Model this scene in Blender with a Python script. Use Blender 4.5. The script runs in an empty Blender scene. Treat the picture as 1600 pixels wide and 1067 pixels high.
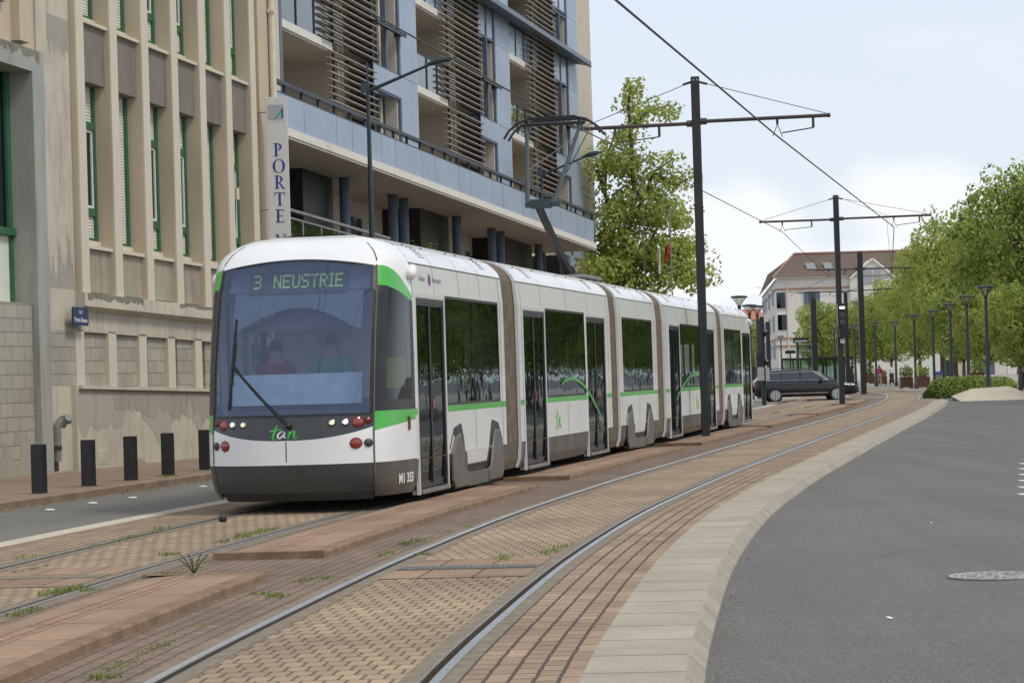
import bpy, bmesh, math, random
from math import sin, cos, pi, radians, sqrt, atan, atan2
from mathutils import Vector, Matrix
random.seed(7)
sc = bpy.context.scene
COL = sc.collection
# ------------------------------------------------------------------ camera
F = 4070.0; ROLL = atan(.03); PITCH = atan(56.5*cos(ROLL)/F); H = 1.5
cam = bpy.data.cameras.new('camera'); cam_ob = bpy.data.objects.new('camera', cam); COL.objects.link(cam_ob)
cam.sensor_width = 36; cam.lens = 36*F/1600; cam.clip_start = .5; cam.clip_end = 3000
cam_ob.matrix_world = Matrix.Translation((0, 0, H)) @ Matrix.Rotation(PITCH, 4, 'X') @ Matrix.Rotation(pi/2, 4, 'X') @ Matrix.Rotation(-ROLL, 4, 'Z')
sc.camera = cam_ob
# ------------------------------------------------------------------ light
SUN_EL = radians(54); SUN_AZ = radians(120)      # azimuth clockwise from +Y: behind the camera, from the right
w = bpy.data.worlds.new("World"); sc.world = w; w.use_nodes = True
nt = w.node_tree; nt.nodes.clear()
def N(t, **k):
    n = nt.nodes.new(t)
    for a, b in k.items(): setattr(n, a, b)
    return n
sky = N('ShaderNodeTexSky', sky_type='NISHITA', sun_disc=False, sun_elevation=SUN_EL, sun_rotation=SUN_AZ)
sky.air_density = 1.0; sky.dust_density = .6
tc = N('ShaderNodeTexCoord'); mp = N('ShaderNodeMapping'); mp.inputs['Scale'].default_value = (1, 1, 2.6)
mp.inputs['Location'].default_value = (.3, .1, .55)
nz = N('ShaderNodeTexNoise'); nz.inputs['Scale'].default_value = 7; nz.inputs['Detail'].default_value = 9; nz.inputs['Roughness'].default_value = .52
cr = N('ShaderNodeValToRGB'); cr.color_ramp.elements[0].position = .50; cr.color_ramp.elements[1].position = .64
cr.color_ramp.elements[0].color = (0, 0, 0, 1); cr.color_ramp.elements[1].color = (1, 1, 1, 1)
veil = N('ShaderNodeMix', data_type='RGBA'); veil.inputs[0].default_value = .80
veil.inputs[7].default_value = (7.4, 8.0, 8.95, 1)
mx = N('ShaderNodeMix', data_type='RGBA'); mx.inputs[7].default_value = (8.5, 8.7, 9.0, 1)
bg = N('ShaderNodeBackground'); bg.inputs['Strength'].default_value = .1
out = N('ShaderNodeOutputWorld'); L_ = nt.links.new
L_(tc.outputs['Generated'], mp.inputs[0]); L_(mp.outputs[0], nz.inputs['Vector']); L_(nz.outputs[0], cr.inputs[0])
nz2 = N('ShaderNodeTexNoise'); nz2.inputs['Scale'].default_value = 34; nz2.inputs['Detail'].default_value = 6; L_(tc.outputs['Generated'], nz2.inputs['Vector'])
def cloud(cx, cz, rx, rz, soft=.55, amp=1.5):
    a = N('ShaderNodeVectorMath', operation='SUBTRACT'); a.inputs[1].default_value = (cx, 1, cz); L_(tc.outputs['Generated'], a.inputs[0])
    b = N('ShaderNodeVectorMath', operation='MULTIPLY'); b.inputs[1].default_value = (1/rx, .8, 1/rz); L_(a.outputs[0], b.inputs[0])
    c = N('ShaderNodeVectorMath', operation='LENGTH'); L_(b.outputs[0], c.inputs[0])
    d = N('ShaderNodeMath', operation='MULTIPLY_ADD'); d.inputs[1].default_value = amp; L_(nz2.outputs[0], d.inputs[0]); L_(c.outputs['Value'], d.inputs[2])
    m = N('ShaderNodeMapRange', interpolation_type='SMOOTHSTEP'); m.inputs['From Min'].default_value = 1+amp*.5+soft; m.inputs['From Max'].default_value = 1+amp*.5-soft; L_(d.outputs[0], m.inputs['Value']); return m.outputs[0]
def add(a, b):
    m = N('ShaderNodeMath', operation='ADD', use_clamp=True); L_(a, m.inputs[0]); L_(b, m.inputs[1]); return m.outputs[0]
half = N('ShaderNodeMath', operation='MULTIPLY'); half.inputs[1].default_value = .35; L_(cr.outputs[0], half.inputs[0])
fac = half.outputs[0]
for c_ in ((.088, .058, .018, .012), (.078, .045, .035, .014), (.155, .064, .024, .012), (.175, .052, .035, .013), (.13, .038, .05, .008), (.03, .03, .06, .02)): fac = add(fac, cloud(*c_))
L_(sky.outputs[0], veil.inputs[6]); L_(veil.outputs[2], mx.inputs[6]); L_(fac, mx.inputs[0])
L_(mx.outputs[2], bg.inputs[0]); L_(bg.outputs[0], out.inputs[0])
sl = bpy.data.lights.new('sun', 'SUN'); sl.energy = 1.65; sl.angle = radians(14); sl.color = (1, .92, .80)
so = bpy.data.objects.new('sun', sl); COL.objects.link(so)
so.rotation_euler = Vector((sin(SUN_AZ)*cos(SUN_EL), cos(SUN_AZ)*cos(SUN_EL), sin(SUN_EL))).to_track_quat('Z', 'Y').to_euler()
sc.view_settings.view_transform = 'Standard'; sc.view_settings.look = 'None'
sc.view_settings.exposure = 0.2; sc.view_settings.gamma = 1

# ------------------------------------------------------------------ photo geometry helpers (real depths)
def ray(u, v):
    x = u-800; y = 533.5-v
    xr = x*cos(ROLL)+y*sin(ROLL); yr = -x*sin(ROLL)+y*cos(ROLL)
    return Vector((xr, F*cos(PITCH)-yr*sin(PITCH), F*sin(PITCH)+yr*cos(PITCH)))
def G(u, v, z=0.0):
    r = ray(u, v); t = (z-H)/r.z; return r*t+Vector((0, 0, H))
def P(u, v, Y):
    r = ray(u, v); return r*(Y/r.y)+Vector((0, 0, H))

# ------------------------------------------------------------------ materials
MATS = {}
class NT:
    def __init__(s, name):
        m = bpy.data.materials.new(name); m.use_nodes = True; s.m = m; s.t = m.node_tree
        s.b = s.t.nodes['Principled BSDF']; s.o = s.t.nodes['Material Output']; MATS[name] = m
    def n(s, ty, **k):
        x = s.t.nodes.new(ty)
        for a, b in k.items():
            if a in x.inputs: x.inputs[a].default_value = b
            else: setattr(x, a, b)
        return x
    def l(s, a, b): s.t.links.new(a, b)
    def coord(s, kind='Object'):
        return s.n('ShaderNodeTexCoord').outputs[kind]
    def noise(s, vec, scale, detail=5, rough=.6):
        x = s.n('ShaderNodeTexNoise'); x.inputs['Scale'].default_value = scale
        x.inputs['Detail'].default_value = detail; x.inputs['Roughness'].default_value = rough
        s.l(vec, x.inputs['Vector']); return x.outputs[0]
    def ramp(s, fac, stops):
        r = s.n('ShaderNodeValToRGB'); e = r.color_ramp.elements
        while len(e) < len(stops): e.new(.5)
        for q, (p, c) in zip(e, stops):
            q.position = p; q.color = (*c, 1) if len(c) == 3 else c
        s.l(fac, r.inputs[0]); return r.outputs[0]
    def mix(s, fac, a, b, mode='MIX'):
        x = s.n('ShaderNodeMix', data_type='RGBA', blend_type=mode)
        for i, v in ((0, fac), (6, a), (7, b)):
            if isinstance(v, (int, float)): x.inputs[i].default_value = v
            elif isinstance(v, tuple): x.inputs[i].default_value = (*v, 1)
            else: s.l(v, x.inputs[i])
        return x.outputs[2]
    def bump(s, h, strength=.3, dist=.01):
        b = s.n('ShaderNodeBump'); b.inputs['Strength'].default_value = strength; b.inputs['Distance'].default_value = dist
        s.l(h, b.inputs['Height']); s.l(b.outputs[0], s.b.inputs['Normal'])
    def map(s, vec, scale=(1, 1, 1), rot=(0, 0, 0), loc=(0, 0, 0)):
        m = s.n('ShaderNodeMapping'); m.inputs['Scale'].default_value = scale; m.inputs['Rotation'].default_value = rot
        m.inputs['Location'].default_value = loc; s.l(vec, m.inputs[0]); return m.outputs[0]
def plain(name, col, rough=.6, metal=0, var=.12, scale=6, spec=.5, coat=0, bump=0):
    t = NT(name); t.b.inputs['Roughness'].default_value = rough; t.b.inputs['Metallic'].default_value = metal
    t.b.inputs['Specular IOR Level'].default_value = spec
    if coat: t.b.inputs['Coat Weight'].default_value = coat; t.b.inputs['Coat Roughness'].default_value = .08
    c = t.coord(); n = t.noise(c, scale, 6)
    lo = tuple(max(0, x*(1-var)) for x in col); hi = tuple(min(1, x*(1+var)) for x in col)
    t.l(t.ramp(n, [(.3, lo), (.7, hi)]), t.b.inputs['Base Color'])
    if bump: t.bump(t.noise(c, scale*6), bump)
    return t.m
def brick(name, bw, rh, c1, c2, mort, msize=.08, coord='UV', offset=.5, rough=.85, dirt=(.10, .08, .06), bumps=.5, sq=1, sf=2, nscale=1.2):
    t = NT(name); v = t.coord('Object' if coord == 'YZ' else coord)
    if coord == 'YZ':
        sp = t.n('ShaderNodeSeparateXYZ'); t.l(v, sp.inputs[0]); cb = t.n('ShaderNodeCombineXYZ'); t.l(sp.outputs[1], cb.inputs[0]); t.l(sp.outputs[2], cb.inputs[1]); v = cb.outputs[0]
    wob = t.n('ShaderNodeTexNoise'); wob.inputs['Scale'].default_value = 9; t.l(v, wob.inputs['Vector'])
    vm = t.n('ShaderNodeVectorMath', operation='MULTIPLY_ADD'); vm.inputs[1].default_value = (.02, .02, 0); t.l(wob.outputs[1], vm.inputs[0]); t.l(v, vm.inputs[2])
    b = t.n('ShaderNodeTexBrick'); b.offset = offset; b.squash = sq; b.squash_frequency = sf
    b.inputs['Scale'].default_value = 1; b.inputs['Brick Width'].default_value = bw; b.inputs['Row Height'].default_value = rh
    b.inputs['Mortar Size'].default_value = msize*min(bw, rh); b.inputs['Mortar Smooth'].default_value = .3; b.inputs['Bias'].default_value = 0
    b.inputs['Color1'].default_value = (*c1, 1); b.inputs['Color2'].default_value = (*c2, 1); b.inputs['Mortar'].default_value = (*mort, 1)
    t.l(vm.outputs[0], b.inputs['Vector'])
    n = t.noise(v, nscale, 7, .65); d = t.ramp(n, [(.35, (1, 1, 1)), (.75, dirt)])
    n2 = t.noise(v, 40, 3); 
    c = t.mix(.5, b.outputs[0], d, 'MULTIPLY'); c = t.mix(.35, c, t.ramp(n2, [(.3, (.55, .55, .55)), (.7, (1.25, 1.25, 1.25))]), 'MULTIPLY')
    t.l(c, t.b.inputs['Base Color']); t.b.inputs['Roughness'].default_value = rough
    iv = t.n('ShaderNodeMath', operation='SUBTRACT'); iv.inputs[0].default_value = 1; t.l(b.outputs['Fac'], iv.inputs[1])
    t.bump(iv.outputs[0], bumps, .012); return t.m
def stucco(name, col, stain, amount=.5, streak=True, rough=.9):
    t = NT(name); v = t.coord()
    n = t.noise(v, .9, 8, .65); n2 = t.noise(t.map(v, (3, 3, .35)), 1.6, 7, .7); n3 = t.noise(v, 30, 4)
    c = t.mix(t.ramp(n, [(.42, (0, 0, 0)), (.70, (amount,)*3)]), col, stain)
    if streak: c = t.mix(t.ramp(n2, [(.50, (0, 0, 0)), (.74, (amount*.9,)*3)]), c, tuple(x*.62 for x in stain))
    c = t.mix(.25, c, t.ramp(n3, [(.3, (.7, .7, .7)), (.7, (1.15, 1.15, 1.15))]), 'MULTIPLY')
    t.l(c, t.b.inputs['Base Color']); t.b.inputs['Roughness'].default_value = rough; t.bump(n3, .25, .01); return t.m
def emit(name, col, s):
    t = NT(name); t.b.inputs['Base Color'].default_value = (*col, 1); t.b.inputs['Emission Color'].default_value = (*col, 1)
    t.b.inputs['Emission Strength'].default_value = s; return t.m
def glass(name, tint, refl, base=.06, ior=1.5, rough=.015, wavy=0.0):
    t = NT(name); t.t.nodes.remove(t.b)
    fr = t.n('ShaderNodeLayerWeight'); fr.inputs[0].default_value = .5
    pw = t.n('ShaderNodeMath', operation='POWER'); pw.inputs[1].default_value = 4.5; t.l(fr.outputs['Facing'], pw.inputs[0])
    ad = t.n('ShaderNodeMath', operation='ADD', use_clamp=True); ad.inputs[1].default_value = base+.035; t.l(pw.outputs[0], ad.inputs[0])
    tr = t.n('ShaderNodeBsdfTransparent'); tr.inputs[0].default_value = (*tint, 1)
    gl = t.n('ShaderNodeBsdfGlossy'); gl.inputs[0].default_value = (*refl, 1); gl.inputs['Roughness'].default_value = rough
    if wavy:
        nzz = t.n('ShaderNodeTexNoise'); nzz.inputs['Scale'].default_value = 1.6; nzz.inputs['Detail'].default_value = 2
        t.l(t.coord(), nzz.inputs['Vector']); bm = t.n('ShaderNodeBump'); bm.inputs['Strength'].default_value = wavy; bm.inputs['Distance'].default_value = .03
        t.l(nzz.outputs[0], bm.inputs['Height']); t.l(bm.outputs[0], gl.inputs['Normal'])
    mixs = t.n('ShaderNodeMixShader'); t.l(ad.outputs[0], mixs.inputs[0]); t.l(tr.outputs[0], mixs.inputs[1]); t.l(gl.outputs[0], mixs.inputs[2])
    t.l(mixs.outputs[0], t.o.inputs[0]); return t.m
def leaf(name, col):
    t = NT(name); t.t.nodes.remove(t.b)
    d = t.n('ShaderNodeBsdfDiffuse'); r = t.n('ShaderNodeBsdfTranslucent'); m = t.n('ShaderNodeMixShader'); m.inputs[0].default_value = .45
    v = t.coord(); n = t.noise(v, .8, 4); c = t.ramp(n, [(.3, tuple(x*.75 for x in col)), (.7, tuple(x*1.25 for x in col))])
    t.l(c, d.inputs[0]); t.l(c, r.inputs[0]); t.l(d.outputs[0], m.inputs[1]); t.l(r.outputs[0], m.inputs[2]); t.l(m.outputs[0], t.o.inputs[0]); return t.m

# asphalt
def asphalt(name, a, b, sp=85):
    t = NT(name); v = t.coord(); n = t.noise(v, .35, 8, .7); g = t.noise(v, sp, 2, .8); g2 = t.noise(v, 30, 3, .8)
    c = t.ramp(n, [(.3, a), (.7, b)])
    c = t.mix(.55, c, t.ramp(g, [(.36, (.12, .12, .12)), (.5, (.95, .95, .95)), (.64, (2.8, 2.75, 2.6))]), 'MULTIPLY')
    c = t.mix(.3, c, t.ramp(g2, [(.35, (.6, .6, .6)), (.7, (1.3, 1.3, 1.3))]), 'MULTIPLY')
    sd = t.noise(t.map(v, (1.1, .06, 1), (0, 0, -.22)), 1.0, 5, .6)
    vor = t.n('ShaderNodeTexVoronoi', feature='DISTANCE_TO_EDGE'); vor.inputs['Scale'].default_value = .16; wv = t.n('ShaderNodeVectorMath', operation='MULTIPLY_ADD'); wv.inputs[1].default_value = (.9, .9, 0); wn = t.n('ShaderNodeTexNoise'); wn.inputs['Scale'].default_value = 1.3; wn.inputs['Detail'].default_value = 6; t.l(v, wn.inputs['Vector']); t.l(wn.outputs[1], wv.inputs[0]); t.l(v, wv.inputs[2]); t.l(wv.outputs[0], vor.inputs['Vector'])
    c = t.mix(.5, c, t.ramp(vor.outputs['Distance'], [(.0, (.45, .45, .45)), (.0022, (1, 1, 1))]), 'MULTIPLY')
    c = t.mix(.45, c, t.ramp(sd, [(.36, (.70, .70, .71)), (.64, (1.16, 1.15, 1.13))]), 'MULTIPLY')
    t.l(c, t.b.inputs['Base Color']); t.b.inputs['Roughness'].default_value = .8; t.bump(g, .4, .006); return t.m
M_ROAD = asphalt('asphalt', (.104, .098, .090), (.130, .123, .113))
M_ROAD2 = asphalt('old_asphalt', (.135, .128, .115), (.165, .157, .142))
M_BED = brick('track_bricks', .118, .22, (.45, .325, .20), (.35, .25, .155), (.135, .10, .066), .085, nscale=.5, bumps=.6)
M_BAND = brick('long_bricks', .23, .125, (.42, .295, .19), (.31, .215, .14), (.085, .06, .04), .09, nscale=.8, sq=1.7, sf=3, bumps=.8)
M_REDB = brick('red_bricks', .21, .105, (.27, .18, .12), (.20, .14, .10), (.085, .06, .042), .08, nscale=.6)
M_ISL = brick('island_slabs', 1.0, .42, (.38, .25, .155), (.32, .21, .135), (.085, .06, .04), .025, nscale=.8)
M_ISLB = brick('island_bricks', .2, .10, (.42, .25, .15), (.33, .195, .12), (.10, .066, .045), .08, nscale=.8)
M_SLAB = brick('concrete_slabs', .82, 5.0, (.43, .385, .30), (.375, .335, .265), (.19, .165, .13), .022, offset=0, nscale=1.3, dirt=(.5, .45, .38), bumps=.5)
M_KERB = brick('kerb_stone', 1.0, 5.0, (.36, .325, .26), (.31, .28, .225), (.17, .15, .12), .018, offset=0, nscale=1.5, dirt=(.5, .45, .38))
M_PAVE = brick('pavement_bricks', .2, .1, (.33, .235, .16), (.27, .19, .13), (.13, .10, .075), .08, coord='Object', nscale=.4, dirt=(.45, .4, .33))
M_KERBR = plain('kerb_pink_stone', (.24, .175, .125), .85, var=.25, scale=3)
M_ISLK = plain('island_kerb', (.21, .13, .075), .85, var=.3, scale=5, bump=.3)  # brown darkened to carry the shadow on the kerb face
M_GROUT = plain('grey_grout', (.20, .16, .115), .9, var=.3, scale=8, bump=.3)
M_STEEL = plain('rail_steel', (.78, .79, .80), .34, 1, .1, 20)
M_STEEL2 = plain('rail_steel_dull', (.30, .285, .26), .42, .7, .3, 20)
M_GROOVE = plain('rail_groove', (.075, .058, .04), .7, 0, .3)
M_PLAZA = stucco('plaza_stone', (.33, .30, .26), (.24, .215, .185), .5, False)
M_PALE = stucco('pale_kerb', (.52, .46, .36), (.40, .35, .27), .5, False)
M_EARTH = plain('earth', (.12, .10, .07), .95)
# buildings
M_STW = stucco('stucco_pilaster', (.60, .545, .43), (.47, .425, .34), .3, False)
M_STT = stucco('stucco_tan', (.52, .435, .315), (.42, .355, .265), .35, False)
M_STA = stucco('stucco_stained', (.54, .495, .395), (.33, .30, .245), .65)
M_STG = stucco('concrete_portal', (.36, .355, .32), (.26, .255, .225), .6)
M_SPD = stucco('spandrel_dark', (.205, .185, .15), (.15, .135, .11), .7)
M_SPL = stucco('spandrel_light', (.38, .33, .25), (.24, .21, .17), .8)
M_BLOCK = brick('concrete_blocks', .5, .235, (.44, .415, .345), (.37, .35, .29), (.24, .22, .175), .045, coord='YZ', nscale=1.1, dirt=(.6, .55, .48), bumps=.4)
M_GREENF = plain('green_frame', (.03, .12, .055), .5, 0, .15)
M_SHUT = plain('shutter_white', (.62, .60, .53), .6, 0, .08)
M_WHITEF = plain('white_frame', (.72, .72, .70), .5, 0, .05)
M_GREENG = plain('pale_panel', (.66, .68, .58), .5, 0, .05)
M_WGL = glass('window_glass', (.10, .11, .11), (.8, .85, .9), .05, wavy=.1)
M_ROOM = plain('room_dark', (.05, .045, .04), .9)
M_BLUEP = plain('blue_panel', (.32, .385, .475), .42, .15, .09, .7)
M_BLUEF = plain('blue_frame', (.10, .13, .185), .5, 0, .1)
M_BLUEC = plain('blue_column', (.13, .16, .205), .45, 0, .15)
M_DKRAIL = plain('dark_rail', (.045, .055, .07), .45, .3, .2)
M_CREAM = stucco('cream_render', (.56, .51, .42), (.46, .415, .34), .4)
M_BEIGE = stucco('balcony_beige', (.50, .45, .37), (.43, .385, .31), .4, False)
M_SLABW = plain('slab_white', (.66, .63, .56), .7, 0, .08)
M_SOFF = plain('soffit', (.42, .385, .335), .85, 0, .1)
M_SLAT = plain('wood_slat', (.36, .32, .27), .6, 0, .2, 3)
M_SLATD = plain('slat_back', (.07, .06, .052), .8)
M_SHOP = plain('shop_dark', (.022, .02, .02), .35)
M_GLB = glass('balcony_glass', (.75, .82, .82), (.9, .95, 1), .12)
M_GLG = glass('green_glass', (.22, .36, .25), (.9, .95, 1), .08)
M_LACE = plain('patterned_blue_glass', (.34, .41, .48), .25, 0, .5, 12)
M_CURT = plain('curtain', (.55, .51, .42), .9, 0, .1, 12)
M_TERRA = plain('terracotta', (.42, .16, .08), .8)
M_TRIM = plain('brick_trim', (.33, .185, .14), .8)
M_WOODD = plain('wood_door', (.25, .11, .05), .6)
M_NAVY = plain('navy_letters', (.02, .035, .25), .5)
M_SIGNW = plain('sign_white', (.60, .60, .57), .45, 0, .04)
M_SIGNG = plain('sign_grey', (.36, .37, .37), .5, 0, .05)
M_TEAL = plain('teal', (.02, .33, .24), .5)
M_NAVYS = plain('street_sign_blue', (.012, .028, .085), .35)
M_PIPE = plain('pipe_grey', (.24, .25, .24), .5, .2, .2)
M_PIPEW = plain('pipe_cream', (.62, .57, .46), .6)
M_RUST = plain('rust', (.30, .10, .04), .8)
M_BLACK = plain('black_paint', (.016, .017, .02), .42, 0, .2)
M_POLE = plain('pole_dark', (.022, .022, .024), .45, .1, .25, 3)
M_LAMP = plain('lamp_green_grey', (.035, .055, .06), .4, .2, .2)
M_LGLASS = glass('lamp_glass', (.75, .75, .72), (1, 1, 1), .15)
M_WIRE = plain('wire', (.05, .048, .045), .5, .4)
M_ARM = plain('arm_brown', (.06, .04, .035), .5, .2)
# tram
M_TW = plain('tram_white', (.78, .78, .77), .28, 0, .035, 1.2, .5, .5)
def dirtywhite():
    t = NT('tram_white_side'); v = t.coord(); n = t.noise(v, 1.1, 6); n2 = t.noise(t.map(v, (6, 6, .5)), 1.3, 5)
    c = t.mix(t.ramp(n, [(.4, (0, 0, 0)), (.8, (.30,)*3)]), (.70, .705, .68), (.55, .53, .47)); c = t.mix(t.ramp(n2, [(.55, (0, 0, 0)), (.8, (.25,)*3)]), c, (.48, .45, .38))
    t.l(c, t.b.inputs['Base Color']); t.b.inputs['Roughness'].default_value = .3; t.b.inputs['Coat Weight'].default_value = .3; return t.m
M_TWS = dirtywhite()
M_TG = plain('tram_green', (.055, .42, .04), .35, 0, .05, 2, .5, .4)
M_SWO = plain('swoosh_green', (.07, .33, .06), .4)
M_TS = plain('tram_skirt', (.10, .093, .082), .45, .15, .35, 2)
M_TBUMP = plain('bumper_grey', (.062, .068, .068), .42, 0, .12, 2)
M_TDK = plain('front_panel_dark', (.028, .031, .035), .3, 0, .1, 2, .5, .5)
M_SEAM = plain('panel_seam', (.10, .095, .08), .7)
M_TBLK = plain('tram_black', (.012, .012, .013), .35)
M_BEL = plain('bellows', (.145, .115, .08), .75, 0, .3, 5)
M_BELD = plain('bellows_dark', (.06, .05, .038), .8)
M_COVER = plain('wheel_cover_grey', (.115, .105, .09), .42, .2, .2, 3)
M_WIN = glass('tram_window_glass', (.42, .47, .43), (.62, .68, .74), .06, 1.5, .01, .10)
M_DOORG = glass('tram_door_glass', (.20, .23, .21), (.62, .68, .74), .03, 1.5, .01, .14)
M_CABG = glass('cab_side_glass', (.42, .44, .40), (.8, .8, .85), .0, 1.45, .01, .3)
M_WSCR = glass('windscreen_glass', (.72, .76, .82), (.52, .61, .86), .115, 1.35, .02)
M_SUNSH = plain('sunshade', (.05, .052, .058), .7)
M_DISPB = plain('display_back', (.045, .075, .075), .4)
M_DISPL = emit('display_text', (.40, .62, .16), .22)
M_CABIN = plain('cab_back', (.38, .37, .33), .8)
M_DASHREFL = plain('dash_reflection_blue', (.30, .42, .52), .5)
M_DASHD = plain('dash_dark', (.02, .02, .022), .6)
M_BLINDG = plain('cab_blind_green', (.30, .40, .13), .7)
M_INT = plain('tram_interior', (.34, .34, .31), .8); M_FLOOR = plain('tram_floor', (.08, .08, .08), .8)
M_SEAT = plain('seat_grey', (.30, .34, .36), .7, 0, .2, 6); M_SEATB = plain('seat_blue', (.03, .16, .26), .7)
M_GPOLE = plain('green_pole', (.07, .50, .06), .3)
M_HEAD = emit('headlight_lit', (1, .86, .62), 1.9); M_CHROME = plain('chrome', (.6, .6, .6), .15, 1)
M_HEADW = emit('headlight_core', (1, .62, .30), 1.3)
M_REDL = plain('red_lens', (.27, .018, .012), .12, 0, .2, 8, .6, 1); M_REDD = plain('red_lens_dark', (.16, .02, .015), .2)
M_LENSD = plain('dark_lens', (.05, .05, .05), .2)
M_TEXTW = plain('text_white', (.7, .7, .68), .5); M_TEXTG = plain('text_grey', (.30, .30, .30), .5)
M_LOGOG = plain('logo_green', (.06, .47, .05), .4); M_RED = plain('red_plain', (.5, .03, .03), .5); M_BLU = plain('blue_plain', (.03, .10, .45), .5)
# people etc
M_SKIN = plain('skin', (.52, .32, .23), .6, 0, .06); M_HAIRD = plain('hair_dark', (.04, .028, .02), .7); M_HAIRB = plain('hair_light', (.30, .21, .12), .7)
M_PINK = plain('pink_cloth', (.62, .08, .20), .85); M_TROUS = plain('beige_cloth', (.50, .42, .30), .85); M_WHC = plain('white_cloth', (.7, .7, .7), .85)
M_DKC = plain('dark_cloth', (.05, .05, .07), .85); M_GRC = plain('green_shirt', (.12, .38, .26), .85); M_REDC = plain('red_shirt', (.34, .05, .06), .85); M_TANC = plain('tan_cloth', (.33, .28, .2), .85)
# vegetation
LF = {'a': leaf('leaf_bright', (.43, .49, .13)), 'b': leaf('leaf_mid', (.29, .37, .095)), 'c': leaf('leaf_dark', (.095, .145, .04)), 'd': leaf('leaf_yellow', (.48, .50, .15))}
M_BARK = plain('bark', (.13, .105, .08), .9, 0, .3, 8, bump=.5)
M_GRASS = leaf('grass_leaf', (.22, .27, .08)); M_DRY = leaf('dry_leaf', (.34, .26, .10))
M_CORTEN = plain('corten', (.115, .052, .035), .8, 0, .25, 5)

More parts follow.
